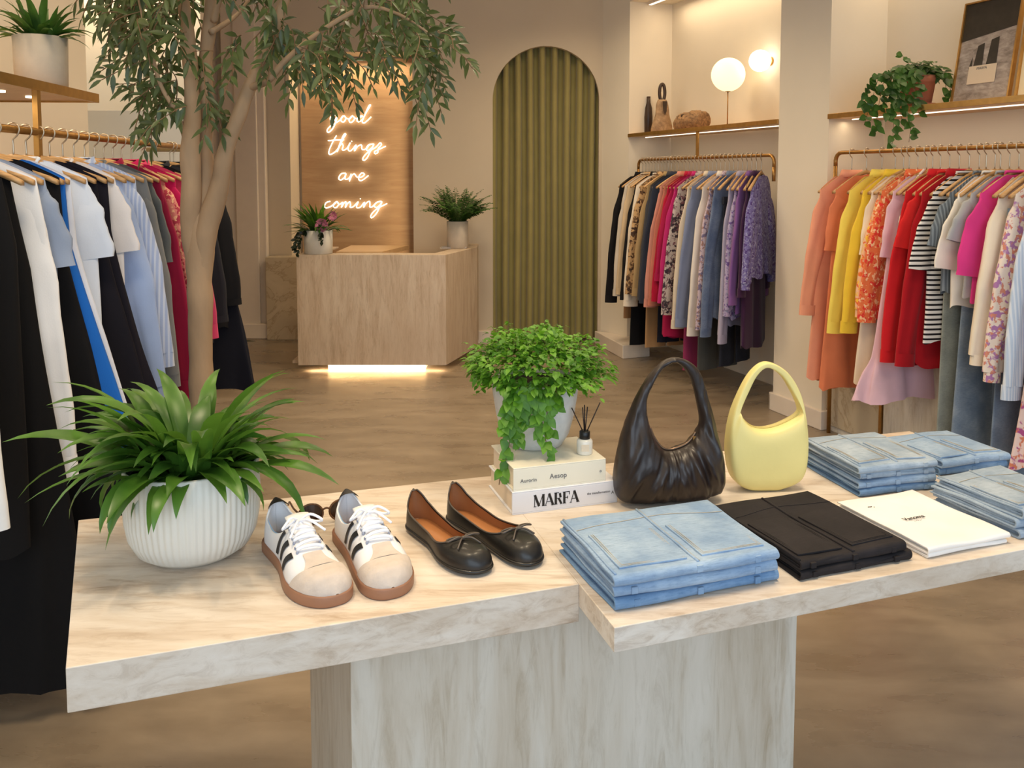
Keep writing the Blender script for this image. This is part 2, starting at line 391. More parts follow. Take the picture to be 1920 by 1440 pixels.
# ------------------------------------------------------------------ ceiling cove strips seen at the top of the niche
for (da, db, lab) in ((8.1, 6.3, 'thin glowing cove light under the top of the far niche'),):
    o = thing('cove_light', lab, 'light strip', R(7.2, -.2, NT-.012), math.atan2(-1, .36))
    mb = MB(); mb.box(-.95, -.02, -.008, .95, .02, .012); mb.build('housing', TRIMM, o, False)
    mb = MB(); mb.box(-.94, -.012, -.012, .94, .012, -.008); mb.build('diffuser', LED, o, False)

# ------------------------------------------------------------------ shelves
def r_shelf(da, db, lab, post=None):
    o = thing('wall_shelf', lab, 'shelf', R((da+db)/2, 0, 2.10*U), math.atan2(-1, .36))
    half = (da-db)/2*U*1.0628; dp = (ND-.02)*U
    mb = MB(); mb.box(-half, 0.0, -.022, half, dp, 0); mb.build('board', DESKW, o, False)
    mb = MB(); mb.box(-half, -.012, -.024, half, 0, .004); mb.build('front_edge', BRASS, o, False, bevel=.001)
    mb = MB(); mb.box(-half+.02, .14, -.027, half-.02, .148, -.022); mb.build('light_strip', LED, o, False)
    return o
r_shelf(8.268, 6.12, 'brass-edged wall shelf in the far niche, carrying the globe lamp and carved objects')
r_shelf(5.628, 2.62, 'brass-edged wall shelf in the near right niche, carrying the ivy and framed photograph')
for (d, p, L) in ((7.2, .9, 1.7), (4.5, 1.5, 2.0)):
    area('shelf_under_light', R(d, -.12, 2.06*U), (0, 0, math.atan2(-1, .36)), L, .03, p, WARM)
lx = lambda d: -1.74 - .07*(d-2.93)
ls = thing('wall_shelf', 'brass-edged shelf high on the left wall carrying a planter', 'shelf', (lx(2.9)*U, 2.9*U, 2.045*U), math.atan(.07))
mb = MB(); mb.box(-.42, -.8, -.02, 0, .68, 0); mb.build('board', DESKW, ls, False)
mb = MB(); mb.box(0, -.8, -.026, .012, .68, .006); mb.box(-.42, .68, -.026, .012, .692, .006); mb.build('front_edge', BRASS, ls, False)
for y in (-.35, .1, .3, .5):
    mb = MB(); mb.lathe([(.016, -.026), (.016, -.018)], 16, None, -.14, y); mb.build('downlight', LED, ls, False)
area('left_shelf_under_light', (-1.9*U, 3.0*U, 2.0*U), (0, 0, 0), .05, 1.2, 1.6, WARM)

# ------------------------------------------------------------------ rails
RZ = 1.85*U
def rail_right(da, db, lab, bend_both=True):
    o = thing('clothes_rail', lab, 'clothes rail', R((da+db)/2, .0, 0), math.atan2(-1, .36))
    half = (da-db)/2*U*1.0628; r = .011
    mb = MB(); c = .045
    def corner(sx): return [(sx*half, 0, RZ-.5), (sx*half, 0, RZ-c*1.6)] + [(sx*(half-c*1.0*(1-math.cos(a))), 0, RZ-c+c*math.sin(a)) for a in (0, .4, .8, 1.2, PI/2)]
    mb.tube(corner(-1)[1:] + list(reversed(corner(1)[1:])), r, 10); mb.build('bar', BRASSD, o)
    for sx in (-1, 1):
        mb = MB(); mb.tube([(sx*half, 0, .0 if (sx < 0 or bend_both) else RZ-.16), (sx*half, 0, RZ-c*1.6)], r, 10); mb.build('post', BRASSD, o)
    mb = MB(); mb.box(-.012, -.006, RZ+.008, .012, .006, 2.075*U); mb.build('hanging_bracket', BRASS, o, False)
    return o
rail_right(8.08, 6.16, 'brass clothes rail in the far niche, hung with black, cream, crimson and lilac clothes', False)
rail_right(5.56, 2.9, 'brass clothes rail in the near right niche, hung with coral, yellow and red clothes')
LZ = 1.863*U
lr = thing('clothes_rail', 'brass clothes rail on the left wall behind the tree', 'clothes rail', (lx(3.5)*U, 3.5*U, 0), math.atan(.07))
mb = MB(); mb.tube([(0, -1.6, LZ), (0, 1.50, LZ), (-.02, 1.54, LZ), (-.3, 1.56, LZ)], .012, 10); mb.build('bar', BRASSD, lr)
yb = (3.18-3.5)*U
mb = MB(); mb.box(-.008, yb-.012, LZ-.12, .008, yb+.012, 2.022*U); mb.build('hanging_bracket', BRASS, lr, False)

# ------------------------------------------------------------------ hangers
HK = .10; DROP = .112                                           # rail centre to neck of the hanger
def hanger_meshes():
    mb = MB()
    pts = [(0, 0, -HK), (0, 0, -.045), (0, 0, -.03), (.012, 0, -.018), (.019, 0, 0), (.013, 0, .014), (0, 0, .018), (-.013, 0, .013), (-.018, 0, 0)]
    mb.tube(cr(pts, 3), .0028, 6)
    hk = mb
    mb = MB(); n = 18; pts = []
    for i in range(n+1):
        x = -.205 + .41*i/n; a = abs(x)/.205
        z = -HK - (DROP-.004)*a**1.35; hh = .017*(1-.35*a); th = .009 + .012*a
        yb_ = .01*a*a
        for (yy, zz) in ((-th/2, 0), (0, hh*.35), (th/2, 0), (th/2, -hh), (-th/2, -hh)): pts.append((x, yy - yb_, z + zz))
    mb.grid(pts, 5, n+1, cu=True); mb.f.append((0, 1, 2, 3, 4)); mb.f.append(tuple(len(mb.v)-5+k for k in range(5)))
    return hk, mb
hkm, hsm = hanger_meshes()
HANG = {}
def reset_hangers(hk, dr):
    global HK, DROP, hkm, hsm
    HK, DROP = hk, dr; HANG.clear(); hkm, hsm = hanger_meshes()
def hanger(loc, rz, group, label):
    if not HANG:
        t = thing('clothes_hanger', label, 'hanger', loc, rz, group)
        a = hkm.build('hook', STEEL, t); b = hsm.build('shoulders', HWOOD, t); HANG['a'] = a.data; HANG['b'] = b.data
        return t
    t = thing('clothes_hanger', label, 'hanger', loc, rz, group)
    for nm, k in (('hook', 'a'), ('shoulders', 'b')):
        c = bpy.data.objects.new(nm, HANG[k]); COL.objects.link(c); c.parent = t
    return t

# ------------------------------------------------------------------ garments
def g_body(L, shw, chest, hem, th, fold, k, seed, ztop=0, neck=.085, dip=.06, drop=None, shirt=0, ruffle=0, nU=56, nV=26, yfac=1.0, cexp=1.25):
    drop = DROP if drop is None else drop
    mb = MB(); pts = []; rnd = random.Random(seed); p1, p2, p3 = rnd.random()*6, rnd.random()*6, rnd.random()*6
    for j in range(nV+1):
        t = j/nV
        w_ = shw + (chest-shw)*min(1, t/.16) if t < .16 else chest + (hem-chest)*((t-.16)/.84)**cexp
        h_ = .015 + (th-.015)*min(1, t/.14)**.7
        h_ *= 1 + .35*t*(hem/chest)
        if ruffle and t > 1-ruffle: q = (t-1+ruffle)/ruffle; w_ *= 1 + .12*q; h_ *= 1+.5*q
        for i in range(nU):
            a = 2*PI*i/nU; ca, sa = math.cos(a), math.sin(a)
            x = w_*math.copysign(abs(ca)**.85, ca); y = h_*math.copysign(abs(sa)**.8, sa)
            amp = fold*(t**.7)*(1.9 if ruffle and t > 1-ruffle else 1)
            f = math.sin(k*x/.1 + p1 + 1.4*math.sin(2.1*t+p2)) * .6 + .4*math.sin(k*1.9*x/.1 + p3 + t*2)
            y += amp*1.9*f*(.5+.5*abs(sa)); x += amp*.9*math.sin(3*y/.02 + p3 + 5*t)*abs(ca)
            ax = min(abs(x)/shw, 1.2)
            zt_ = -drop*ax**1.35 + .008
            if ax*shw < neck: zt_ -= dip*(1-(ax*shw/neck)**2)*(1.3 if sa < 0 else .5)
            zb = -L + .008*math.sin(5*a+p1)*(1+fold*20) - (shirt*.04*(1-(x/max(w_, .01))**2) if shirt else 0)
            pts.append((x, y*yfac, ztop + zt_*(1-t) + zb*t - (drop*.25*math.sin(PI*t))))
    mb.grid(pts, nU, nV+1, cu=True); return mb
def g_sleeve(s, shw, Ls, out, w0, w1, th, seed, drop=None, puff=0, nU=18, nV=18, ydir=0, cuff=0):
    drop = DROP if drop is None else drop
    rnd = random.Random(seed); p = rnd.random()*6; S = Vector((shw-.012, 0, -drop*1.0-.004))
    P1 = S + Vector((out*.75, 0, -Ls*.22)); P2 = S + Vector((out, ydir, -Ls))
    mb = MB(); pts = []; last = None
    for j in range(nV+1):
        t = j/nV; c = S*(1-t)**2 + P1*2*t*(1-t) + P2*t*t; tg = ((P1-S)*(1-t) + (P2-P1)*t).normalized()
        inn = Vector((-abs(tg.z), 0, -tg.x)).normalized() if True else None
        w_ = w0 + (w1-w0)*t + puff*math.sin(PI*min(1, t*1.02))**1.5*(.4+.6*t)
        h_ = (.006 + (th-.006)*min(1, t*5))*(1 + (puff*9)*math.sin(PI*t))
        c = c + inn*w_
        for i in range(nU):
            a = 2*PI*i/nU
            f = 1 + .30*math.sin(5*a+p+4*t)*min(1, t*3)
            q = c - inn*w_*math.cos(a)*(1+.035*math.sin(17*t+p)+.02*math.sin(31*t+2*p)) + Vector((0, 1, 0))*h_*math.sin(a)*f + Vector((0, .004*math.sin(8*t+p), 0))
            pts.append((s*q.x, q.y, q.z))
        last = (c, inn, w_, h_, tg)
    mb.grid(pts, nU, nV+1, cu=True)
    cf = None
    if cuff:
        c, inn, w_, h_, tg = last; cf = MB(); pts = []
        for j in range(4):
            for i in range(nU):
                a = 2*PI*i/nU; q = c + tg*(cuff*j/3 - .004) - inn*(w_*.96+.003)*math.cos(a)*(.8 if puff else 1) + Vector((0, 1, 0))*(h_+.002)*math.sin(a)
                pts.append((s*q.x, q.y, q.z))
        cf.grid(pts, nU, 4, cu=True)
    return mb, cf
def g_collar(mat, t, zt):
    mb = MB(); pts = []; n = 20
    for j, (rx, ry, z) in enumerate(((.058, .026, .012), (.066, .033, .016), (.080, .040, -.022), (.074, .036, -.024))):
        for i in range(n):
            a = 2*PI*i/n; pts.append((rx*math.cos(a), ry*math.sin(a), zt + z - .022*(1 if math.sin(a) < 0 else .1)*abs(math.sin(a))))
    mb.grid(pts, n, 4, cu=True); mb.build('collar', mat, t)
GI = 0
def garment(kind, loc, rz, mat, label, cat, L=None, group=None, hem=None, seed=None, trim=None, wide=1.0, slv=None, out=None):
    global GI; GI += 1; seed = seed or GI*7+3
    names = dict(tee='t_shirt', shirt='shirt', dress='dress', sdress='dress', tank='camisole_top', gown='evening_gown', cape='dress', puff='blouse', jacket='jacket', trousers='trousers', skirt='skirt', knit='jumper')
    t = thing(names[kind], label, cat, loc, rz, group)
    zt = -HK + .004
    if kind == 'trousers':
        z0 = -HK - .16; L = L or 1.12
        mb = MB(); mb.box(-.17, -.008, z0-.05, .17, .008, z0); mb.build('waistband', mat, t, False, bevel=.003)
        for s in (-1, 1):
            mb = MB(); pts = []; nU = 20; nV = 16
            for j in range(nV+1):
                v = j/nV; w_ = .083 + (.092*wide-.083)*v; cx = s*(.085 + .012*v*wide)
                for i in range(nU):
                    a = 2*PI*i/nU
                    pts.append((cx + w_*math.cos(a), (.012+.006*v)*math.sin(a) + .004*math.sin(w_*60*math.cos(a)+seed), z0 - .04 - L*v))
            mb.grid(pts, nU, nV+1, cu=True); mb.build('trouser_leg', mat, t)
        return t
    if kind == 'skirt':
        z0 = -HK-.16; L = L or .8
        g_body(L, .16, .18, (hem or .26), .022, .012, 2.4, seed, z0, neck=0, dip=0, drop=.0, ruffle=0).build('skirt_panel', mat, t)
        mb = MB(); mb.box(-.16, -.012, z0-.03, .16, .012, z0+.01); mb.build('waistband', mat, t, False, bevel=.004)
        return t
    P = dict(tee=(.62, .205, .225, .235, .020, .006, 1.6), shirt=(.74, .205, .225, .235, .020, .007, 2.0), dress=(1.05, .20, .21, .27, .022, .010, 2.4),
             sdress=(1.0, .205, .22, .26, .022, .009, 2.2), tank=(.62, .12, .20, .22, .016, .006, 2), gown=(1.38, .17, .21, .36, .03, .016, 2.6), cape=(1.16, .205, .215, .42, .026, .011, 2.2), puff=(.62, .19, .21, .23, .020, .009, 2.4),
             jacket=(.66, .21, .24, .24, .032, .005, 1.4), knit=(.62, .21, .24, .25, .03, .004, 1.2))[kind]
    b = g_body(L or P[0], P[1], P[2]*wide, (hem or P[3]*wide), P[4], P[5], P[6], seed, zt, shirt=1 if kind in ('shirt', 'sdress') else 0,
               cexp=1.0 if kind == 'cape' else 1.25, ruffle=.22 if trim == 'ruffle' else 0, neck=.085 if kind != 'tank' else .09)
    b.build('bodice' if kind in ('dress', 'gown', 'cape', 'tank', 'sdress') else 'body', mat, t)
    shw = P[1]
    if kind == 'cape': return t
    if kind in ('tank', 'gown'):
        for s in (-1, 1):
            mb = MB(); mb.tube(cr([(s*.05, .0, zt+.002), (s*.085, -.014, zt-.045), (s*.10, -.014, zt-.10)], 4), .006, 6); mb.build('strap', mat, t)
        return t
    sp = dict(tee=(.215, .135, .09, .100, .018, 0, 0), shirt=(.60, .13, .088, .052, .021, 0, .06), dress=(.30, .08, .075, .07, .018, 0, 0), sdress=(.60, .125, .085, .05, .021, 0, .055),
              puff=(.56, .14, .075, .045, .024, .035, .045), jacket=(.60, .11, .095, .065, .028, 0, .03), knit=(.60, .11, .10, .060, .028, 0, .05))[kind]
    Ls = slv or sp[0]; sp = list(sp); sp[1] = out or sp[1]
    for s in (1, -1):
        a, cf = g_sleeve(s, shw, Ls, sp[1], sp[2], sp[3], sp[4], seed+s, puff=sp[5], cuff=sp[6])
        for m_ in (a, cf):
            if m_: m_.v = [(v[0], v[1], v[2] + zt) for v in m_.v]
        so = a.build('sleeve', mat, t)
        if cf: cf.build('cuff', mat, so)
    if kind in ('shirt', 'sdress', 'jacket'): g_collar(mat, t, zt-.012)
    elif kind in ('tee', 'knit'):
        mb = MB(); mb.tube([(.07*math.cos(a), .02*math.sin(a), zt - .012 - .04*max(0, -math.sin(a))) for a in [2*PI*i/20 for i in range(20)]], .006, 6, closed=True); mb.build('neckband', mat, t)
    return t
def hang_label(lb):
    w = lb.replace(',', '').split()[:12]
    while w[-1] in ('the', 'of', 'at', 'on', 'in', 'a', 'and', 'to', 'with', 'behind', 'beside', 'under', 'left', 'right', 'by', 'between', 'near', 'than', 'two', 'long', 'far', 'next', 'its', 'below', 'hanging', 'showing', 'white', 'blue', 'ink', 'only', 'short', 'dark', 'green', 'pale', 'just'): w.pop()
    return 'wooden hanger holding the ' + ' '.join(w)
def rack(kind_rack, items, group, hlabel):
    rnd = random.Random(5)
    for (d, kind, matargs, label, cat, kw) in items:
        if kind_rack == 'R': p = R(d, 0, RZ); rz = math.atan2(-.339, -.941); hz = RZ + .0
        else: p = Vector((lx(d)*U, d*U, LZ)); rz = .07; hz = LZ
        rz += rnd.uniform(-.05, .05)
        if kind_rack == 'R' and 6.2 < d < 6.95: rz += .62*min(1, (6.95-d)/.5); kw = dict(kw)
        hanger((p.x, p.y, hz), rz, 'hangers: ' + group, hang_label(label))
        garment(kind, (p.x, p.y, hz), rz, fabric(*matargs), label, cat, **kw)
C = RGB
BLK = ('black', C(22, 20, 22)); NAVY = ('navy', C(30, 34, 48)); CRM = ('cream', C(226, 214, 194)); WHT = ('white', C(236, 236, 236))
r2 = [
 (5.42, 'sdress', ('salmon', C(236, 160, 128)), 'salmon pink button shirt dress at the far left end of the near right rail', 'dress', dict(L=1.110, slv=0.601)),
 (5.30, 'dress', ('coral', C(222, 128, 88)), 'plain coral orange dress hanging just behind the salmon shirt dress', 'dress', dict(L=1.147)),
 (5.18, 'shirt', ('lemon', C(244, 216, 96)), 'pale yellow long-sleeved shirt beside the coral dress', 'shirt', dict(L=0.728, slv=0.655)),
 (5.08, 'shirt', ('yellow', C(240, 200, 60)), 'deeper yellow long-sleeved shirt on the near right rail', 'shirt', dict(L=0.710, slv=0.637)),
 (5.02, 'dress', ('ivory', C(240, 222, 196)), 'ivory dress with pale hem showing below the yellow shirts', 'dress', dict(L=1.056)),
 (4.98, 'puff', ('orange_floral', C(240, 190, 150), 'floral', C(232, 110, 60), C(246, 196, 70), 34), 'peach blouse with orange and yellow flower print', 'blouse', dict(L=0.728)),
 (4.92, 'shirt', ('red_floral', C(232, 120, 70), 'floral', C(226, 60, 50), C(250, 200, 150), 38), 'orange-red flower print shirt next to the red shirts', 'shirt', dict(L=0.728, slv=0.564)),
 (4.86, 'dress', ('lilac_pink', C(232, 192, 204)), 'pale lilac pink dress with a wide ruffled hem', 'dress', dict(L=1.110, hem=.34, trim='ruffle')),
 (4.82, 'tank', ('blush_floral', C(238, 222, 212), 'floral', C(220, 150, 150), C(170, 180, 120), 40), 'sleeveless blush top with a faint flower print', 'top', dict()),
 (4.77, 'shirt', ('red', C(208, 28, 36)), 'bright red long-sleeved shirt, the first of the red clothes', 'shirt', dict(L=0.892, slv=0.728)),
 (4.71, 'tee', ('scarlet', C(216, 34, 34)), 'scarlet short-sleeved top between two long red shirts', 't-shirt', dict(L=0.864, slv=0.237)),
 (4.65, 'shirt', ('darkred', C(176, 16, 30)), 'dark red long-sleeved shirt left of the striped tee', 'shirt', dict(L=0.892, slv=0.728)),
 (4.59, 'tee', ('bw_stripe', C(240, 234, 228), 'hstripe', C(28, 24, 28), None, 14), 'black and white striped short-sleeved tee', 't-shirt', dict(L=0.783, slv=0.328)),
 (4.53, 'trousers', ('greygreen_denim', C(134, 140, 134), 'denim', C(160, 164, 156)), 'faded grey green straight jeans hanging to near the floor', 'jeans', dict(L=1.019)),
 (4.49, 'tee', ('grey_stripe', C(96, 104, 112), 'vstripe', C(130, 140, 148), None, 20), 'slate grey tee peeking out behind the white tee', 't-shirt', dict(L=0.546)),
 (4.44, 'tee', ('warmwhite', C(242, 234, 222)), 'plain white short-sleeved tee left of the magenta tee', 't-shirt', dict(L=0.601, slv=0.309)),
 (4.41, 'trousers', ('mid_denim', C(112, 130, 152), 'denim', C(146, 160, 176)), 'mid blue wide jeans under the white tee', 'jeans', dict(L=1.056, wide=1.3)),
 (4.36, 'tee', ('grey_marl', C(176, 176, 176)), 'grey marl tee half hidden behind the magenta tee', 't-shirt', dict(L=0.546, slv=0.182)),
 (4.31, 'tee', ('magenta', C(226, 62, 140)), 'magenta pink short-sleeved tee with wide sleeves', 't-shirt', dict(L=0.564, slv=0.328)),
 (4.24, 'puff', ('cream_blouse', C(238, 226, 206)), 'cream blouse with long balloon sleeves', 'blouse', dict(slv=0.655, L=0.637)),
 (4.20, 'trousers', ('blue_denim', C(104, 124, 150), 'denim', C(134, 152, 174)), 'wide blue jeans hanging below the cream balloon blouse', 'jeans', dict(L=1.092, wide=1.4)),
 (4.14, 'puff', ('purple_floral', C(238, 222, 210), 'floral', C(176, 124, 176), C(214, 140, 120), 36), 'cream blouse printed with small purple flowers', 'blouse', dict(slv=0.710, L=0.728)),
 (4.06, 'shirt', ('sky_stripe', C(196, 212, 234), 'vstripe', C(224, 232, 244), None, 26), 'light blue striped cotton shirt at the right edge', 'shirt', dict(slv=0.746, L=0.783)),
 (3.98, 'gown', ('rose_floral', C(232, 206, 200), 'floral', C(176, 84, 140), C(214, 130, 100), 26), 'long pink dress with purple flower print at the right edge', 'dress', dict(L=1.183, hem=.3)),
 (3.90, 'shirt', ('pale_blue', C(206, 218, 236)), 'plain pale blue shirt cut off by the right edge', 'shirt', dict(slv=0.728)),
]
rack('R', r2, 'near right rail', 'wooden hanger with thin metal hook on the near right rail')
r1c = [
 ('shirt', BLK, 'black long-sleeved shirt at the far left end of the far rail', 'shirt', dict(L=0.930, slv=0.856)),
 ('trousers', ('camel', C(176, 128, 84)), 'camel brown trousers showing under the black shirt', 'trousers', dict(L=0.949)),
 ('knit', ('stone', C(206, 194, 178)), 'stone grey jumper next to the black shirt on the far rail', 'jumper', dict(L=0.837, slv=0.800)),
 ('knit', ('oat', C(208, 182, 146)), 'oat beige jumper on the far rail', 'jumper', dict(L=0.837, slv=0.781)),
 ('trousers', ('jetblack', C(14, 13, 16)), 'jet black wide trousers hanging lowest at the left of the far rail', 'trousers', dict(L=1.135, wide=1.2)),
 ('shirt', BLK, 'black shirt between the oat jumper and the cream cardigan', 'shirt', dict(L=0.911, slv=0.800)),
 ('knit', ('ivoryknit', C(234, 220, 200)), 'ivory long knitted cardigan, the widest piece on the far rail', 'cardigan', dict(L=0.949, slv=0.856)),
 ('shirt', ('leopard', C(196, 158, 112), 'floral', C(70, 50, 40), C(110, 80, 56), 30), 'tan shirt with dark brown blotches', 'shirt', dict(L=0.837, slv=0.744)),
 ('trousers', ('tan', C(184, 142, 98)), 'tan trousers below the blotched shirt', 'trousers', dict(L=1.116)),
 ('shirt', ('khaki', C(168, 140, 98)), 'khaki shirt on the far rail', 'shirt', dict(L=0.837, slv=0.744)),
 ('jacket', ('charcoal', C(62, 62, 68)), 'charcoal grey jacket left of the pink clothes', 'jacket', dict(L=0.883, slv=0.800)),
 ('jacket', ('inknavy', C(44, 50, 66)), 'ink navy jacket beside the charcoal one', 'jacket', dict(L=0.911, slv=0.818)),
 ('trousers', ('darknavy', C(20, 24, 40)), 'dark navy trousers showing below the charcoal jackets', 'trousers', dict(L=1.042)),
 ('shirt', ('dustyrose', C(206, 140, 124)), 'dusty rose long-sleeved shirt', 'shirt', dict(L=0.837, slv=0.800)),
 ('shirt', ('rosybrown', C(190, 116, 96)), 'rosy brown shirt left of the crimson shirt', 'shirt', dict(L=0.818, slv=0.781)),
 ('shirt', ('crimson', C(178, 16, 54)), 'crimson long-sleeved shirt in the middle of the far rail', 'shirt', dict(L=0.856, slv=0.744)),
 ('sdress', ('berry', C(168, 20, 72)), 'berry pink dress hanging lower than the crimson shirt', 'dress', dict(L=1.153)),
 ('shirt', ('fuchsia', C(190, 40, 110)), 'fuchsia shirt right of the berry dress', 'shirt', dict(L=0.837, slv=0.744)),
 ('shirt', ('mono_print', C(190, 176, 170), 'floral', C(60, 50, 60), C(120, 80, 90), 34), 'grey and black printed shirt', 'shirt', dict(L=0.930, slv=0.818)),
 ('trousers', ('raspberry', C(150, 50, 92)), 'raspberry trousers hanging near the floor', 'trousers', dict(L=1.172)),
 ('shirt', ('beige', C(220, 204, 182)), 'beige shirt right of the printed one', 'shirt', dict(L=0.930, slv=0.893)),
 ('shirt', ('steelblue', C(128, 138, 168)), 'steel blue shirt between two pale shirts', 'shirt', dict(L=0.930, slv=0.874)),
 ('trousers', ('olivegrey', C(84, 84, 80)), 'olive grey trousers under the pale shirts', 'trousers', dict(L=1.135)),
 ('shirt', ('offwhite', C(230, 220, 210)), 'off-white long shirt in the lilac end of the far rail', 'shirt', dict(L=0.949, slv=0.911)),
 ('shirt', ('mauve_print', C(200, 180, 190), 'floral', C(120, 110, 140), C(160, 120, 110), 40), 'mauve shirt with a small grey print', 'shirt', dict(L=0.911, slv=0.856)),
 ('shirt', ('denimblue', C(92, 108, 140), 'denim', C(124, 138, 164)), 'denim blue shirt among the lilac clothes', 'shirt', dict(L=0.949, slv=0.893)),
 ('trousers', ('blackdenim', C(40, 42, 52), 'denim', C(54, 56, 66)), 'washed black jeans hanging near the floor', 'jeans', dict(L=1.060)),
 ('shirt', ('greylilac', C(170, 164, 186)), 'grey lilac shirt on the far rail', 'shirt', dict(L=0.967, slv=0.911)),
 ('puff', ('violet_floral', C(178, 164, 196), 'floral', C(110, 84, 146), C(150, 150, 180), 50), 'lilac blouse with violet flower print', 'blouse', dict(L=0.930, slv=0.744)),
 ('shirt', ('purple', C(130, 88, 150)), 'purple shirt near the right end of the far rail', 'shirt', dict(L=0.883, slv=0.651)),
 ('sdress', ('plum', C(60, 30, 64)), 'dark plum dress at the right end of the far rail', 'dress', dict(L=1.079)),
 ('puff', ('bluepurple', C(120, 112, 170), 'floral', C(86, 66, 130), C(160, 160, 196), 50), 'blue violet printed blouse closest to the column', 'blouse', dict(L=.66, slv=.56)),
]
r1 = [(8.0 - 1.70*i/(len(r1c)-1),) + it for i, it in enumerate(r1c)]
rack('R', r1, 'far rail', 'wooden hanger with thin metal hook on the far niche rail')
lft = [
 (2.12, 'shirt', WHT, 'white shirt at the very left edge, only its sleeve in view', 'shirt', dict(L=.7, slv=.70)),
 (2.42, 'jacket', ('soft_black', C(12, 11, 13)), 'black jacket at the far left edge of the left rail', 'jacket', dict(L=1.0, out=.04)),
 (2.56, 'gown', ('black_velvet', C(10, 9, 11)), 'floor-length black gown spreading beside the table corner', 'gown', dict(L=1.42, hem=.36)),
 (2.63, 'shirt', ('crispwhite', C(240, 238, 238)), 'crisp white long-sleeved shirt with cuffs, nearest the table on the left rail', 'shirt', dict(L=.84, slv=.74, out=.09)),
 (2.69, 'tee', ('bluegrey_marl', C(150, 162, 184)), 'blue grey marl tee in front of the royal blue dress', 't-shirt', dict(L=.66, slv=.225, out=.085)),
 (2.79, 'cape', ('midnight', C(14, 13, 16)), 'long black dress behind the blue grey tee', 'dress', dict(L=1.25, hem=.43)),
 (2.85, 'cape', ('royalblue', C(24, 100, 190)), 'royal blue full-length dress on the left rail', 'dress', dict(L=1.20, hem=.485)),
 (2.88, 'cape', ('pale_trim', C(222, 226, 238)), 'pale full-length slip dress edging the royal blue dress', 'dress', dict(L=1.20, hem=.485)),
 (3.0, 'tee', ('icewhite', C(222, 230, 244)), 'ice white tee with short sleeves behind the royal blue dress', 't-shirt', dict(L=.62, slv=.225, out=.085)),
 (3.09, 'cape', ('inkblack', C(20, 18, 28)), 'ink black dress between the two white tees', 'dress', dict(L=1.05, hem=.42)),
 (3.18, 'cape', ('navygown', C(24, 22, 34)), 'dark navy long dress behind the ink black one', 'dress', dict(L=1.1, hem=.42)),
 (3.27, 'tee', ('paperwhite', C(240, 234, 234)), 'paper white tee nearest the tree trunk', 't-shirt', dict(L=.66, slv=.225, out=.085)),
 (3.38, 'puff', ('babyblue', C(168, 188, 228)), 'baby blue blouse with gathered cuffs', 'blouse', dict(L=.76, slv=.70)),
 (3.48, 'sdress', ('paleblue2', C(180, 196, 230), 'vstripe', C(214, 222, 240), None, 24), 'pale blue fine striped shirt dress', 'dress', dict(L=.98)),
 (3.58, 'knit', ('midgrey', C(128, 130, 132)), 'mid grey jumper left of the crimson clothes', 'jumper', dict(L=.78, slv=.70)),
 (3.68, 'dress', ('darkgrey', C(98, 102, 104)), 'dark grey dress with short sleeves', 'dress', dict(L=.95)),
 (3.78, 'shirt', ('wine', C(150, 20, 60)), 'wine red long-sleeved shirt on the left rail', 'shirt', dict(L=.86, slv=.76)),
 (3.88, 'puff', ('coral_print', C(226, 140, 130), 'floral', C(180, 60, 80), C(240, 190, 150), 40), 'coral blouse with dense flower print beside the trunk', 'blouse', dict(L=.7, slv=.42)),
 (3.98, 'sdress', ('hotpink', C(196, 20, 90)), 'hot pink dress partly hidden by the trunk', 'dress', dict(L=.98, slv=.62)),
 (4.10, 'shirt', ('rosepink', C(214, 70, 110)), 'rose pink shirt behind the tree trunk', 'shirt', dict(L=.78)),
 (4.24, 'dress', ('blackday', C(22, 20, 24)), 'black day dress behind the trunk', 'dress', dict(L=1.0)),
 (4.40, 'jacket', ('graphite', C(44, 44, 50)), 'graphite jacket behind the trunk', 'jacket', dict(L=.8)),
 (4.66, 'jacket', ('blackwool', C(28, 27, 30)), 'black jacket right of the tree trunk at the end of the left rail', 'jacket', dict(L=.78, slv=.56)),
 (4.72, 'cape', ('blueblack', C(22, 24, 36)), 'long blue-black dress under the end jacket of the left rail', 'dress', dict(L=1.08, hem=.36)),
]
reset_hangers(.078, .078)
rack('L', lft, 'left rail', 'wooden hanger with thin metal hook on the left rail')

# stone panels at the foot of the near right niche
o = thing('stone_plinth', 'pale stone plinth panels standing behind the near right clothes', 'plinth', R(4.6, -.04, 0), math.atan2(-1, .36))
for (a, b, mt) in ((-.95, -.52, MARBLE), (-.50, .9, TR_PED)):
    mb = MB(); mb.box(a, 0, .03, b, .10, .52); mb.build('stone_panel', mt, o, False, bevel=.004)
mb = MB(); mb.box(-.52, -.01, 0, -.505, .02, .54); mb.box(-.97, -.01, 0, -.955, .02, .54); mb.build('brass_trim', BRASSD, o, False)
mb = MB(); mb.box(-.95, .01, 0, .9, .09, .03); mb.build('base', TR_PED, o, False)

# ------------------------------------------------------------------ reception counter
o = thing('reception_counter', 'travertine reception counter with angled right side and glowing base', 'counter', (-1.1*U, 7.9*U, 0))
ox, oy = -1.1*U, 7.9*U
def rel(pts): return [(p[0]-ox, p[1]-oy) for p in pts]
hF = 1.025*U
p1 = (-1.852*U, 7.3*U); p2 = (-.570*U, 7.3*U); p3 = (-.335*U, 8.1*U); p4 = (-.335*U, 8.5*U); p5 = (-1.852*U, 8.5*U)
i1 = (-1.66*U, 7.46*U); i2 = (-.68*U, 7.46*U); i3 = (-.56*U, 7.9*U)
z0c = .055
mb = MB()
mb.prism(rel([p1, p2, (p2[0]-.04, p2[1]+.06), (p1[0]+.05, p1[1]+.06)]), z0c, hF-.01); mb.build('front_panel', TR_CTR, o, False)
mb = MB(); mb.prism(rel([p2, p3, (p3[0]-.06, p3[1]), (p2[0]-.06, p2[1]+.03)]), z0c, hF-.01)
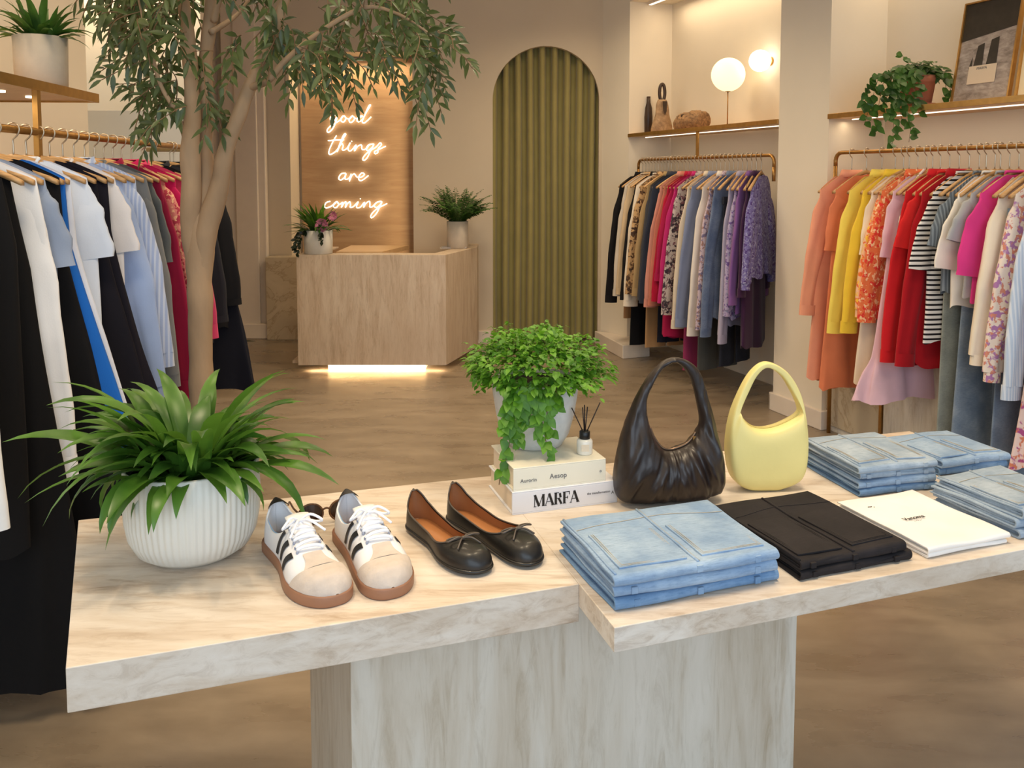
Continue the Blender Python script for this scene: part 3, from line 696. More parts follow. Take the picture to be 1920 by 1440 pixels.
mb.prism(rel([p3, p4, (p4[0]-.06, p4[1]), (p3[0]-.06, p3[1])]), z0c, hF-.01); mb.build('side_panel', TR_CTR, o, False)
mb = MB(); mb.prism(rel([p1, (p1[0]+.05, p1[1]+.02), (p5[0]+.05, p5[1]-.3), (p5[0], p5[1]-.3)]), z0c, hF-.01); mb.build('side_panel', TR_CTR, o, False)
mb = MB(); mb.prism(rel([p1, p2, p3, p4, (p4[0]-.22, p4[1]), (i3[0], i3[1]), i2, (-1.1*U, 7.5*U), i1, (i1[0], p5[1]-.3), (p5[0], p5[1]-.3)]), hF-.012, hF)
mb.build('worktop', TR_CTR, o, False, bevel=.002)
mb = MB(); mb.prism(rel([(-1.56*U, 7.55*U), (-1.15*U, 7.55*U), (-1.0*U, 8.25*U), (-1.56*U, 8.25*U)]), hF-.03, hF+.004); mb.build('desk_top', DESKW, o, False)
mb = MB(); mb.box(-.52*U, -.48*U, 0, .34*U, .2*U, z0c+.02); mb.build('recessed_base', LEDW, o, False)
mb = MB(); mb.box(-.7, -.44, z0c, .45, .3, z0c+.02); mb.build('underside', TR_CTR, o, False)
area('counter_toe_light', (-1.18*U, 7.36*U, .05), (math.radians(25), 0, 0), 1.0, .04, 3.2, WARM2)
# papers on counter
t = thing('paper_stack', 'small stack of printed papers on the right end of the counter', 'papers', (-.56*U, 8.0*U, hF), .1)
for k in range(3):
    mb = MB(); mb.box(-.10+k*.01, -.07, k*.004, .10+k*.006, .07, k*.004+.003); mb.build('sheet', M('paper_%d' % k, RGB(214-12*k, 206-12*k, 196-8*k), .7), t, False)

# ------------------------------------------------------------------ neon sign
ns = thing('neon_sign', 'warm white neon script reading good things are coming on the oak panel', 'sign', (0, 9.33*U, 0))
def words():
    W = {}
    g = [(500,320),(420,310),(350,380),(380,440),(460,420),(510,330),(470,480),(400,620),(310,700),(280,650),(350,560),(450,500),(560,430),(650,320),(600,370),(600,450),(660,460),(700,380),(660,320),(720,385),(790,390),(850,320),(780,400),(790,470),(850,460),(900,380),(850,325),(940,390),(1080,330),(990,340),(950,430),(1000,460),(1080,400),(1160,250),(1255,90),(1215,110),(1120,330),(1070,450),(1110,490),(1190,430),(1270,350)]
    W['word_good'] = [[(x, y) for x, y in g]]
    t1 = [(490,770),(400,930),(330,1090),(320,1180),(370,1190),(480,1120),(570,990),(640,840),(700,745),(660,745),(590,900),(500,1140),(560,1010),(610,950),(640,1000),(620,1090),(680,1090),(740,1040),(800,930),(750,1060),(790,1120),(860,1070),(930,980),(895,1120),(960,1020),(1050,980),(1060,1060),(1090,1090),(1170,1060),(1230,980),(1330,960),(1220,975),(1160,1060),(1200,1110),(1290,1040),(1335,965),(1250,1130),(1180,1270),(1110,1330),(1080,1290),(1150,1190),(1250,1110),(1380,1030),(1470,935),(1500,980),(1430,1060),(1420,1150),(1360,1180),(1350,1130),(1450,1080),(1600,1010)]
    W['word_things'] = [t1, [(300, 885), (480, 872), (660, 866)], [(826, 905), (838, 893)]]
    W['word_are'] = [[(x, y+1320) for x, y in [(700,300),(600,310),(540,410),(590,450),(670,390),(705,305),(680,420),(740,430),(800,370),(820,310),(800,390),(780,480),(830,360),(890,310),(930,360),(970,390),(1050,385),(1120,325),(1060,290),(990,380),(1010,460),(1080,450),(1210,350)]]]
    c = [(350,930),(260,960),(220,1040),(260,1080),(350,1050),(430,1000),(500,930),(430,990),(430,1060),(490,1070),(540,990),(500,935),(560,1000),(630,950),(600,1070),(650,980),(700,940),(705,1000),(690,1070),(740,980),(790,940),(805,1010),(800,1065),(870,1050),(980,940),(940,1040),(970,1080),(1040,1050),(1120,950),(1100,1070),(1150,980),(1230,930),(1245,1000),(1240,1055),(1300,1050),(1400,950),(1510,930),(1400,955),(1340,1030),(1390,1070),(1470,1010),(1515,940),(1450,1080),(1390,1200),(1290,1300),(1260,1260),(1320,1170),(1430,1080),(1630,980)]
    W['word_coming'] = [[(x, y+1320) for x, y in c], [(1022, 2200), (1036, 2185)]]
    return W
for nm, strokes in words().items():
    mb = MB()
    for st in strokes:
        pts = []
        for (x, y) in st:
            q = D(590 + x/12, 190 + y/12, 9.33*U); pts.append((q.x, 0, q.z))
        mb.tube(cr(pts, 4), .0052, 6)
    mb.build(nm, NEON, ns)

# ------------------------------------------------------------------ display table
TH = .82*U
A = G(123, 1253, TH); B = G(1086, 1095, TH); E = G(1152, 1177, TH); Dk = G(147, 975, TH); Rk = G(1705, 808, TH); Fr = G(1920, 1030, TH)
def inter(p, d, q, e):
    den = d.x*e.y - d.y*e.x; t = ((q.x-p.x)*e.y - (q.y-p.y)*e.x)/den; return Vector((p.x + d.x*t, p.y + d.y*t, TH))
ev = (E - B).normalized(); fv = (Fr - E).normalized()
Cc = inter(B, ev, Dk, Rk - Dk); Fc = inter(E, fv, Rk, ev)
tb = thing('display_table', 'travertine display table with two offset slabs on a broad pedestal', 'table', (.1, 2.0*U, 0))
tx, ty = .1, 2.0*U
def relt(ps): return [(p.x-tx, p.y-ty) for p in ps]
mb = MB(); mb.prism(relt([A, B, Cc, Dk]), TH-.072, TH); mb.build('tabletop', TR_TOP, tb, False, bevel=.0015)
mb = MB(); mb.prism(relt([E, Fc, Rk, Cc]), TH-.044, TH); mb.build('tabletop', TR_TOP, tb, False, bevel=.0015)
pl = Vector((-.354*U, 1.80*U)); pr = Vector((.753*U, 2.177*U)); bk = Vector((-.19*U, .41*U))
mb = MB(); mb.prism([(p.x-tx, p.y-ty) for p in (pl, pr, pr+bk, pl+bk)], 0, TH-.05); mb.build('pedestal', TR_PED, tb, False, bevel=.002)
TANG = math.atan2(fv.y, fv.x)                        # table long direction

# ------------------------------------------------------------------ plants on the table
def rib(a, z): return .012*(1 if math.sin(a*46) > 0 else -1)*min(1, max(0, (z-.01)/.03))*.5
pc = G(349, 1087, TH); cx, cy = -.763*U, 1.99*U
cy -= .03; cx = -.763*U + .012
t = thing('potted_plant', 'large strap-leaved green plant in a ribbed white bowl on the left of the table', 'plant', (cx, cy, TH))
prof = [(.07, 0), (.085, .002), (.108, .018), (.121, .045), (.127, .08), (.1285, .125), (.1275, .182), (.124, .185), (.1215, .180), (.121, .155), (.0, .155)]
mb = MB(); mb.lathe([p for p in prof], 368, lambda a, z: .010*math.sin(a*62)*min(1, max(0, (z-.012)/.03)) if z < .182 else 0)
mb.build('ribbed_pot', POTW, t)
mb = MB(); mb.lathe([(.119, .160), (.05, .166), (0, .168)], 24); mb.build('soil', SOIL, t)
rnd = random.Random(11); mb = MB()
def strap(mb, base, az, L, W, rise, droop, seg=10, tw=0):
    d = Vector((math.cos(az), math.sin(az), 0)); sd = Vector((-math.sin(az), math.cos(az), 0)); b = len(mb.v)
    p = Vector(base); el = rise
    for j in range(seg+1):
        s_ = j/seg; ww = W*.5*(.35 + .65*math.sin(PI*min(1, (s_+.12)*.72)))*(1 if s_ < .62 else max(0, (1-s_)/.38)**.8)
        tdir = d*math.cos(el) + Vector((0, 0, 1))*math.sin(el); nr = sd.cross(tdir)*-1
        sdd = (sd*math.cos(tw*s_) + nr*math.sin(tw*s_))
        mb.v += [tuple(p - sdd*ww + nr*ww*.28), tuple(p), tuple(p + sdd*ww + nr*ww*.28)]
        p = p + tdir*(L/seg); el -= droop/seg*(.6 + .9*s_)
    for j in range(seg):
        q = b + j*3; mb.f.append((q, q+1, q+4, q+3)); mb.f.append((q+1, q+2, q+5, q+4))
for i in range(150):
    az = rnd.uniform(0, 2*PI); k = rnd.random(); r0 = rnd.uniform(.005, .085)
    rise = 1.35 - 1.05*k + rnd.uniform(-.1, .1)
    L = rnd.uniform(.13, .22) if i % 4 else rnd.uniform(.22, .31)
    strap(mb, (r0*math.cos(az), r0*math.sin(az), .160), az + rnd.uniform(-.4, .4), L, rnd.uniform(.026, .040), rise, rnd.uniform(.9, 2.2), 10, rnd.uniform(-.6, .6))
for i in range(9):
    az = rnd.uniform(0, 2*PI); strap(mb, (.03*math.cos(az), .03*math.sin(az), .160), az, rnd.uniform(.22, .29), rnd.uniform(.026, .036), rnd.uniform(1.0, 1.4), rnd.uniform(.9, 1.6), 10, rnd.uniform(-.5, .5))
mb.build('leaves', LF_STRAP, t, auto=False)

# ------------------------------------------------------------------ books
bw0 = G(960, 966, TH); bw1 = G(1157, 941, TH)
bang = math.atan2(bw1.y-bw0.y, bw1.x-bw0.x); bl = (bw1-bw0).length
BD = .185; BT = .052
t = thing('book', 'white book with MARFA in black on its spine, under the cream book', 'book', bw0, bang)
PAPER = M('book_pages', RGB(226, 208, 184), .8, var=.05, sc=200, stretch=(1, 1, 30)); BWH = M('book_cover_white', RGB(226, 226, 232), .45, var=.01); BCR = M('book_cover_cream', RGB(232, 226, 208), .5, var=.01)
INK = M('black_ink', RGB(22, 20, 22), .6, var=.05); INKG = M('grey_ink', RGB(110, 108, 108), .6, var=.05)
def book(t, L, Dp, T, mat):
    mb = MB(); mb.box(0, -.002, 0, L, Dp, .003); mb.box(0, -.002, T-.003, L, Dp, T); mb.box(0, -.002, .003, L, .004, T-.003); mb.build('cover', mat, t, False, bevel=.001)
    mb = MB(); mb.box(.005, .004, .003, L-.005, Dp-.005, T-.003); mb.build('page_block', PAPER, t, False)
book(t, bl, BD, BT, BWH)
def letters(word, x, z, h, y, sp=.9):
    mb = MB()
    def bar(x0, z0, x1, z1, w_):
        dx, dz = x1-x0, z1-z0; l = math.hypot(dx, dz); nx_, nz_ = -dz/l*w_/2, dx/l*w_/2
        b = len(mb.v)
        for (a, c) in ((x0+nx_, z0+nz_), (x0-nx_, z0-nz_), (x1-nx_, z1-nz_), (x1+nx_, z1+nz_)): mb.v.append((x+a*h, y, z+c*h))
        for (a, c) in ((x0+nx_, z0+nz_), (x0-nx_, z0-nz_), (x1-nx_, z1-nz_), (x1+nx_, z1+nz_)): mb.v.append((x+a*h, y+.0008, z+c*h))
        for f in ((0,1,2,3),(7,6,5,4),(0,4,5,1),(1,5,6,2),(2,6,7,3),(3,7,4,0)): mb.f.append(tuple(b+i for i in f))
    TK, TN = .20, .05
    for ch in word:
        if ch == 'M':
            bar(.08, 0, .08, 1, TN); bar(.10, 1, .46, .03, TK); bar(.46, .03, .80, 1, TN); bar(.84, 0, .84, 1, TK)
            for q in (.0, .72): bar(q, .02, q+.22, .02, .04)
            bar(0, .98, .16, .98, .04); bar(.76, .98, .96, .98, .04); adv = 1.08
        elif ch == 'A':
            bar(.06, 0, .38, 1, TN); bar(.38, 1, .72, 0, TK); bar(.17, .33, .6, .33, TN); bar(-.02, .02, .16, .02, .04); bar(.56, .02, .86, .02, .04); adv = .92
        elif ch == 'R':
            bar(.14, 0, .14, 1, TK); bar(.14, .98, .42, .98, .05); bar(.5, .92, .56, .56, .19); bar(.14, .50, .45, .50, .05); bar(.40, .5, .64, .0, .18); bar(0, .02, .28, .02, .04); bar(0, .98, .2, .98, .04); adv = .84
        elif ch == 'F':
            bar(.14, 0, .14, 1, TK); bar(.14, .975, .62, .975, .05); bar(.60, .98, .62, .72, .05); bar(.14, .50, .45, .50, .05); bar(.44, .62, .44, .38, .05); bar(0, .02, .3, .02, .04); bar(0, .98, .2, .98, .04); adv = .72
        x += adv*h*sp
    return mb
letters('MARFA', .050, .013, .027, -.0029).build('spine_title', INK, t, False)
def text_mesh(body, size, extrude=.0004):
    c = bpy.data.curves.new('lettering', 'FONT'); c.body = body; c.size = size; c.extrude = extrude; o = bpy.data.objects.new('lettering', c); COL.objects.link(o)
    dg = bpy.context.evaluated_depsgraph_get(); me = bpy.data.meshes.new_from_object(o.evaluated_get(dg)); bpy.data.objects.remove(o, do_unlink=True); return me
def text(name, body, size, parent, loc, rot, mat):
    me = text_mesh(body, size); me.materials.append(mat); o = bpy.data.objects.new(name, me); COL.objects.link(o); o.parent = parent; o.location = loc; o.rotation_euler = rot; return o
text('spine_subtitle', 'the transformation', .0075, t, (.178, -.0026, .026), (PI/2, 0, 0), INKG)
text('publisher_mark', 'A', .010, t, (bl-.016, -.0026, .022), (PI/2, 0, 0), INKG)
B2 = .052; b2w = .222; tz = TH + BT
b2 = bw0 + Vector((math.cos(bang)*.004 - math.sin(bang)*.004, math.sin(bang)*.004 + math.cos(bang)*.004, 0))
t = thing('book', 'thick cream book with small grey lettering, under the fern pot', 'book', (b2.x, b2.y, tz), bang)
book(t, b2w, BD-.012, B2, BCR)
text('spine_title', 'Aesop', .016, t, (.085, -.0026, .020), (PI/2, 0, 0), INKG)
text('spine_author', 'Aurorin', .012, t, (.016, -.0026, .018), (PI/2, 0, 0), INKG)
text('publisher_mark', 'o', .010, t, (b2w-.016, -.0026, .022), (PI/2, 0, 0), INKG)
ZB = tz + B2
# fern pot
pcx, pcy = (1004-960)/F*2.41*U, 2.38*U
pf = G(1004, 853, ZB); pcy = pf.y + .085; pcx = (1004-960)/F*pcy
t = thing('potted_plant', 'bright green fine-leaved trailing plant in a tapered white pot on the books', 'plant', (pcx, pcy, ZB))
mb = MB(); mb.lathe([(.052, 0), (.066, .004), (.082, .03), (.094, .075), (.102, .125), (.105, .160), (.101, .162), (.098, .150), (.0, .148)], 64)
mb.build('pot', M('speckled_white_pot', RGB(212, 210, 206), .7, var=.06, sc=50, bmp=.25, bsc=90), t)
mb = MB(); mb.lathe([(.097, .151), (0, .156)], 24); mb.build('soil', SOIL, t)
rnd = random.Random(4); mb = MB()
for i in range(2300):
    th = rnd.uniform(0, 2*PI); ph = math.acos(rnd.uniform(-.12, 1)); rr = rnd.uniform(.72, 1.04)
    nb_ = 1 + .10*math.sin(5*th+1) + .08*math.sin(9*ph+th)
    c = Vector((.165*rr*nb_*math.sin(ph)*math.cos(th), .15*rr*nb_*math.sin(ph)*math.sin(th), .172 + .100*rr*nb_*math.cos(ph)))
    d = Vector((math.cos(th)*math.sin(ph)+rnd.uniform(-.6, .6), math.sin(th)*math.sin(ph)+rnd.uniform(-.6, .6), math.cos(ph)*.5+rnd.uniform(-.6, .5)))
    mb.leaf(c, d, (rnd.uniform(-.4, .4), rnd.uniform(-.4, .4), 1), rnd.uniform(.013, .024), rnd.uniform(.010, .018), .5, 3, .2)
for i in range(46):                                  # fine fronds sticking out
    th = rnd.uniform(0, 2*PI); el = rnd.uniform(-.1, .8); d = Vector((math.cos(th)*math.cos(el), math.sin(th)*math.cos(el), math.sin(el)))
    b0 = Vector((0, 0, .17)) + d*.10; L = rnd.uniform(.06, .095)
    for k in range(10):
        q = b0 + d*L*k/9 + Vector((0, 0, -.02*(k/9)**2)); mb.leaf(q, Vector((rnd.uniform(-1, 1), rnd.uniform(-1, 1), rnd.uniform(-.5, .5))), (0, 0, 1), .014, .011, .4, 3)
mb.build('foliage', LF_FERN, t, auto=False)
mb = MB(); ms = MB()
def vine(pts, n, size, mb=mb, ms=ms, rnd=rnd):
    P = cr(pts, 5); ms.tube(P, .0012, 5)
    for k in range(n):
        q = P[int(k*(len(P)-1)/n)]; 
        d = Vector((rnd.uniform(-1, 1), rnd.uniform(-.9, .1), rnd.uniform(-1, .2)))
        mb.leaf(q + Vector((0, -.004, 0)), d, (0, -1, .4), size*rnd.uniform(.8, 1.2), size*.85, .3, 4, .1, peak=.38)
for (xs, zend, dx) in ((-.055, -.055, -.03), (-.04, -.03, -.035), (-.03, .03, -.01), (-.01, .05, .02), (.0, .0, .03), (.015, .06, .02), (-.06, .07, -.02), (.045, .12, .0), (-.02, .08, 0)):
    yo = -.115
    pts = [(xs, -.08, .165), (xs, yo, .15), (xs+dx*.5, yo+.002, (.15+zend)/2), (xs+dx, yo + (.0 if zend > 0 else -.012), zend)]
    vine(pts, 26 if zend < .04 else 18, .024)
mb.build('trailing_leaves', LF_FERN, t, auto=False); ms.build('vine_stems', TWIG, t)
# reed diffuser
df = G(1097, 853, ZB)
t = thing('reed_diffuser', 'small white reed diffuser bottle with black sticks on the cream book', 'diffuser', (df.x, df.y+.012, ZB))
mb = MB(); mb.lathe([(.0165, 0), (.0185, .002), (.0185, .030), (.016, .034), (.009, .036)], 28); mb.build('bottle', M('milk_glass', RGB(232, 226, 214), .25, var=.02), t)
mb = MB(); mb.lathe([(.010, .034), (.0125, .036), (.0125, .052), (.010, .054)], 20); mb.build('cap', M('black_cap', RGB(18, 17, 17), .4), t)
mb = MB(); mb.box(-.009, -.0192, .010, .009, -.0184, .026); mb.build('bottle_label', PAPER, t, False)
for (dx, dy, L) in ((-.030, .01, .055), (-.006, -.005, .060), (0, .01, .062), (.006, 0, .060), (.035, .0, .070)):
    mb = MB(); mb.tube([(dx*.12, dy*.1, .05), (dx, dy, .05+L)], .0013, 6); mb.build('reed', M('black_reed', RGB(38, 24, 22), .6), t)

# ------------------------------------------------------------------ shoes
class Shoe:
    def __init__(s, L, W, Hh, z0, Cn, open_t=(.03, .5), open_w=None, pw=.75, pz=.8):
        s.L, s.W, s.H, s.z0, s.C, s.ot, s.ow, s.pw, s.pz = L, W, Hh, z0, Cn, open_t, open_w, pw, pz
    def w(s, t): a = max(0, 1-max(0, (.11-t)/.11)**2)**.5; b = max(0, 1-max(0, (t-.76)/.24)**2.4)**.5; return interp(s.W, t)*a*b
    def p(s, t, a, off=0):
        W = s.w(t); ca = math.cos(PI*a); sa = max(math.sin(PI*a), 0); h = interp(s.H, t)*(min(1, max((1-t)/.06, 0))**.35)
        q = Vector((interp(s.C, t) + W*math.copysign(abs(ca)**s.pw, ca), s.L*t, s.z0 + h*sa**s.pz))
        if off:
            e = .01; a1 = min(max(a, .01), .99); t1 = min(max(t, .03), .93)
            n_ = (s.p(t1+e, a1)-s.p(t1-e, a1)).cross(s.p(t1, a1+e)-s.p(t1, a1-e))
            if n_.length > 1e-9:
                n_.normalize(); cen = Vector((interp(s.C, t), s.L*t, s.z0+.02))
                if n_.dot(q-cen) < 0: n_ = -n_
                if t > .88:
                    k = min(1, (t-.88)/.08); n_ = (n_*(1-k) + (q-Vector((interp(s.C, t), s.L*.80, s.z0-.01))).normalized()*k).normalized()
                q = q + n_*off*(1.5 if t > .88 else 1)
        return q
    def opn(s, t):
        a, b = s.ot
        if t <= a or t >= b: return 0
        return interp(s.ow, (t-a)/(b-a))
    def shell(s, off=0, nt=60, na=40, hole=True):
        mb = MB(); rows = []
        for j in range(nt+1):
            u = j/nt; t = (1-math.cos(PI*u))/2; o_ = s.opn(t); row = []
            for i in range(na+1):
                k = i/na
                if o_ > 0 and hole: a = (k/.5)*(.5-o_) if k <= .5 else 1-((1-k)/.5)*(.5-o_)
                else: a = k
                row.append((t, a, k))
            rows.append((row, o_))
        base = {}
        for j, (row, o_) in enumerate(rows):
            for i, (t, a, k) in enumerate(row): base[(j, i)] = len(mb.v); mb.v.append(tuple(s.p(t, a, off)))
            if o_ > 0:
                base[(j, 'm')] = len(mb.v); mb.v.append(tuple(s.p(row[0][0], .5+o_, off)))
        h = na//2
        for j in range(nt):
            for i in range(na):
                if hole and rows[j][1] > 0 or hole and rows[j+1][1] > 0:
                    def vi(jj, ii):
                        if ii == h and i >= h and rows[jj][1] > 0: return base[(jj, 'm')]
                        return base[(jj, ii)]
                    mb.f.append((vi(j, i), vi(j, i+1), vi(j+1, i+1), vi(j+1, i)))
                else: mb.f.append((base[(j, i)], base[(j, i+1)], base[(j+1, i+1)], base[(j+1, i)]))
        return mb
    def patch(s, f, nu, nv, off):
        mb = MB(); pts = []
        for j in range(nv+1):
            for i in range(nu+1):
                t, a = f(i/nu, j/nv); pts.append(s.p(t, a, off))
        mb.grid(pts, nu+1, nv+1); return mb
    def sole(s, z0, z1, ex, nt=48):
        L_ = []; R_ = []
        for j in range(nt+1):
            t = (1-math.cos(PI*j/nt))/2; W = s.w(t); k = ex/max(s.L, .01)
            y = s.L*(t*(1+2*k)-k); c = interp(s.C, t)
            L_.append((c-W-ex*min(1, W/.01), y)); R_.append((c+W+ex*min(1, W/.01), y))
        pts = L_ + list(reversed(R_[1:-1])); mb = MB(); n = len(pts); rows = []
        cxm = sum(p[0] for p in pts)/n; cym = s.L*.5
        for (z, k) in ((z0, .96), (z0+.003, .995), (z1-.003, 1), (z1, .985)):
            rows += [(cxm+(p[0]-cxm)*k, cym+(p[1]-cym)*(1-(1-k)*.4), z) for p in pts]
        b = mb.grid(rows, n, 4, cu=True)
        mb.f.append(tuple(reversed(range(n)))); mb.f.append(tuple(3*n+i for i in range(n))); return mb
SW = M('white_leather', RGB(236, 234, 236), .4, var=.02, sc=30); SBL = M('black_leather_stripe', RGB(28, 26, 28), .5, var=.1)
SUE = M('grey_suede', RGB(204, 190, 178), .9, var=.06, sc=60, bmp=.2, bsc=200); GUM = M('gum_sole', RGB(150, 106, 80), .5, var=.08, sc=20)
LBL = M('sky_blue_lining', RGB(160, 200, 236), .8, var=.04); LACE = M('white_lace', RGB(244, 244, 248), .8, var=.02)
def sneaker(loc, rz, mirror, label, L=.298):
    t = thing('sneaker', label, 'shoe', loc, rz)
    S = Shoe(L, [(0, .031), (.12, .034), (.4, .035), (.68, .048), (.85, .049), (1, .048)],
             [(0, .078), (.08, .072), (.2, .056), (.34, .060), (.44, .070), (.60, .056), (.76, .040), (.9, .033), (1, .026)], .017,
             [(0, 0), (.4, 0), (.7, .004*mirror), (1, -.006*mirror)], (.02, .45), [(0, .06), (.12, .30), (.5, .30), (.85, .20), (1, .12)], .7, .75)
    up = S.shell().build('upper', SW, t); md = up.modifiers.new('solid', 'SOLIDIFY'); md.thickness = .004; md.offset = -1
    S2 = Shoe(S.L, [(a, b-.0045) for a, b in S.W], [(a, b-.002) for a, b in S.H], S.z0, S.C, S.ot, [(a, b*.96) for a, b in S.ow], .7, .75)
    ln = S2.shell().build('lining', LBL, t); ln.data.name = 'lining'
    S.sole(0, .021, .0045).build('gum_sole', GUM, t)
    S.patch(lambda u, v: ((.76 + .07*math.sin(PI*u)**.8)*(1-v) + .9995*v, .02+.96*u), 36, 14, .0022).build('suede_toe_cap', SUE, t)
    S.patch(lambda u, v: (.70 + .125*v, .5 + (u-.5)*(.15+.22*v**3)), 14, 8, .0023).build('suede_toe_strip', SUE, t)
    for side in (0, 1):
        for k in range(3):
            tt = .35 + .112*k
            f = lambda u, v, tt=tt: (tt + .048*u + .065*v, (.04 + (.27)*v) if side == 0 else 1-(.04 + (.27)*v))
            S.patch(f, 4, 12, .0018).build('side_stripe', SBL, t)
    S.patch(lambda u, v: (.004 + .06*v, .30+.40*u), 10, 4, .002).build('heel_tab', SBL, t)
    # tongue
    mb = MB(); pts = []
    for j in range(9):
        v = j/8; tt = .60 - .20*v
        for i in range(9):
            u = i/8 - .5; q = S.p(.60-.10*min(v*2, 1), .5)
            y = L*tt; hw = .015 + .007*v
            z = S.z0 + interp(S.H, tt if tt > .48 else .48) + (.0 if v < .5 else (v-.5)*.028) + .001 - 12*u*u*hw*.05
            pts.append((2*u*hw, y, z))
    mb.grid(pts, 9, 9); o = mb.build('tongue', SW, t); md = o.modifiers.new('solid', 'SOLIDIFY'); md.thickness = .006; md.offset = 1
    for k in range(6):
        tt = .47 + .04*k; mb = MB(); hw = .115
        sgn = 1 if k % 2 else -1
        pts = [S.p(tt + .022*(x/hw)*.5*sgn, .5+x, .0045 + .004*(1-(x/hw)**2)) for x in [hw*(i/6-1) for i in range(13)]]
        mb.tube(pts, .0032, 7); mb.build('lace', LACE, t)
        for x in (-hw, hw):
            pass
    for s_ in (-1, 1):
        mb = MB()
        base = S.p(.46, .5, .010)
        pts = cr([base, base+Vector((s_*.018, .008, .012)), base+Vector((s_*.038, .018, .0)), base+Vector((s_*.030, .004, -.006)), base+Vector((s_*.008, .0, .004))], 5)
        mb.tube(pts, .0026, 6); pts = cr([base, base+Vector((s_*.012, .02, .006)), base+Vector((s_*.034, .045, -.010))], 5); mb.tube(pts, .0024, 6); mb.build('lace_bow', LACE, t)
    mb = MB()
    for k in range(6):
        for s_ in (-1, 1): mb.ball(S.p(.47+.04*k, .5+s_*.12, .002), .0028, 8, 5)
    mb.build('eyelets', M('eyelet_shadow', RGB(150, 156, 176), .6), t)['kind'] = 'stuff'
    return t
def place(hx, hy, tx_, ty_):
    a = G(hx, hy, TH); b = G(tx_, ty_, TH); return a, math.atan2(b.y-a.y, b.x-a.x) - PI/2, (b-a).length
a, rz, l = place(518, 1018, 628, 1140); sneaker(a, rz, 1, 'left white sneaker with three black stripes and gum sole, nearer the plant pot', min(max(l, .27), .31))
a, rz, l = place(650, 1000, 742, 1121); sneaker(a, rz, -1, 'right white sneaker of the pair, its heel beside the sunglasses', min(max(l, .27), .31))
BLKL = M('black_patent_leather', RGB(22, 19, 17), .42, var=.15, sc=40, coat=.1); TANL = M('tan_leather_lining', RGB(156, 100, 60), .5, var=.08); BOWM = M('black_bow_cord', RGB(84, 74, 66), .4, var=.1)
def flat(loc, rz, mirror, label, L=.285):
    t = thing('ballet_flat', label, 'shoe', loc, rz)
    S = Shoe(L, [(0, .027), (.15, .030), (.42, .030), (.68, .041), (.84, .042), (1, .042)],
             [(0, .068), (.1, .060), (.3, .046), (.5, .036), (.68, .034), (.8, .034), (.92, .030), (1, .022)], .014,
             [(0, 0), (.4, 0), (.7, .004*mirror), (1, -.004*mirror)], (.02, .74), [(0, .08), (.08, .30), (.4, .35), (.75, .33), (.93, .22), (1, .06)], .8, .85)
    up = S.shell().build('upper', BLKL, t)
    S2 = Shoe(S.L, [(a, b-.0022) for a, b in S.W], [(a, b-.0012) for a, b in S.H], S.z0, S.C, S.ot, S.ow, .8, .85)
    S2.shell().build('lining', TANL, t)
    S.sole(.012, .0155, -.003).build('insole', M('insole_leather', RGB(178, 120, 74), .5, var=.08), t)
    S.sole(.006, .013, .002).build('outsole', BLKL, t)
    mb = MB(); pts = []
    for (z, k) in ((0, .84), (.008, .9), (.014, .96)):
        for i in range(24):
            a = 2*PI*i/24; pts.append((.028*k*math.cos(a), .035 + .034*k*math.sin(a), z))
    mb.grid(pts, 24, 3, cu=True); mb.f.append(tuple(range(24))); mb.build('heel', M('stacked_heel', RGB(70, 48, 34), .5), t)
    mb = MB(); mb.box(-.025, L*.45, 0, .025, L*.9, .007); mb.build('sole_pad', BLKL, t, False, bevel=.003)
    # piping round the topline
    mb = MB(); pts = []
    for j in range(41):
        u = .02+.72*(1-math.cos(PI*j/40))/2; u = min(max(u, .0215), .7385); pts.append(S.p(u, .5-S.opn(u), .0012))
    for j in range(40, -1, -1):
        u = .02+.72*(1-math.cos(PI*j/40))/2; u = min(max(u, .0215), .7385); pts.append(S.p(u, .5+S.opn(u), .0012))
    mb.tube(pts, .0016, 6, closed=True); mb.build('topline_piping', BOWM, t)
    c = S.p(.765, .5, .004)
    mb = MB()
    for s_ in (-1, 1):
        mb.tube(cr([c, c+Vector((s_*.016, .006, .006)), c+Vector((s_*.034, .002, .001)), c+Vector((s_*.030, -.008, .0)), c+Vector((s_*.012, -.004, .003)), c], 5), .0020, 6)
        mb.tube(cr([c, c+Vector((s_*.012, .012, .002)), c+Vector((s_*.026, .024, -.008))], 5), .0018, 6)
    mb.ball(c, .0042, 10, 6); mb.build('bow', BOWM, t)
    return t
a, rz, l = place(775, 985, 905, 1082); flat(a, rz, 1, 'left black ballet flat with bow and tan insole, nearer the sneakers', min(l, .31))
a, rz, l = place(848, 970, 1008, 1065); flat(a, rz, -1, 'right black ballet flat with bow, nearer the stacked books', min(l, .32))
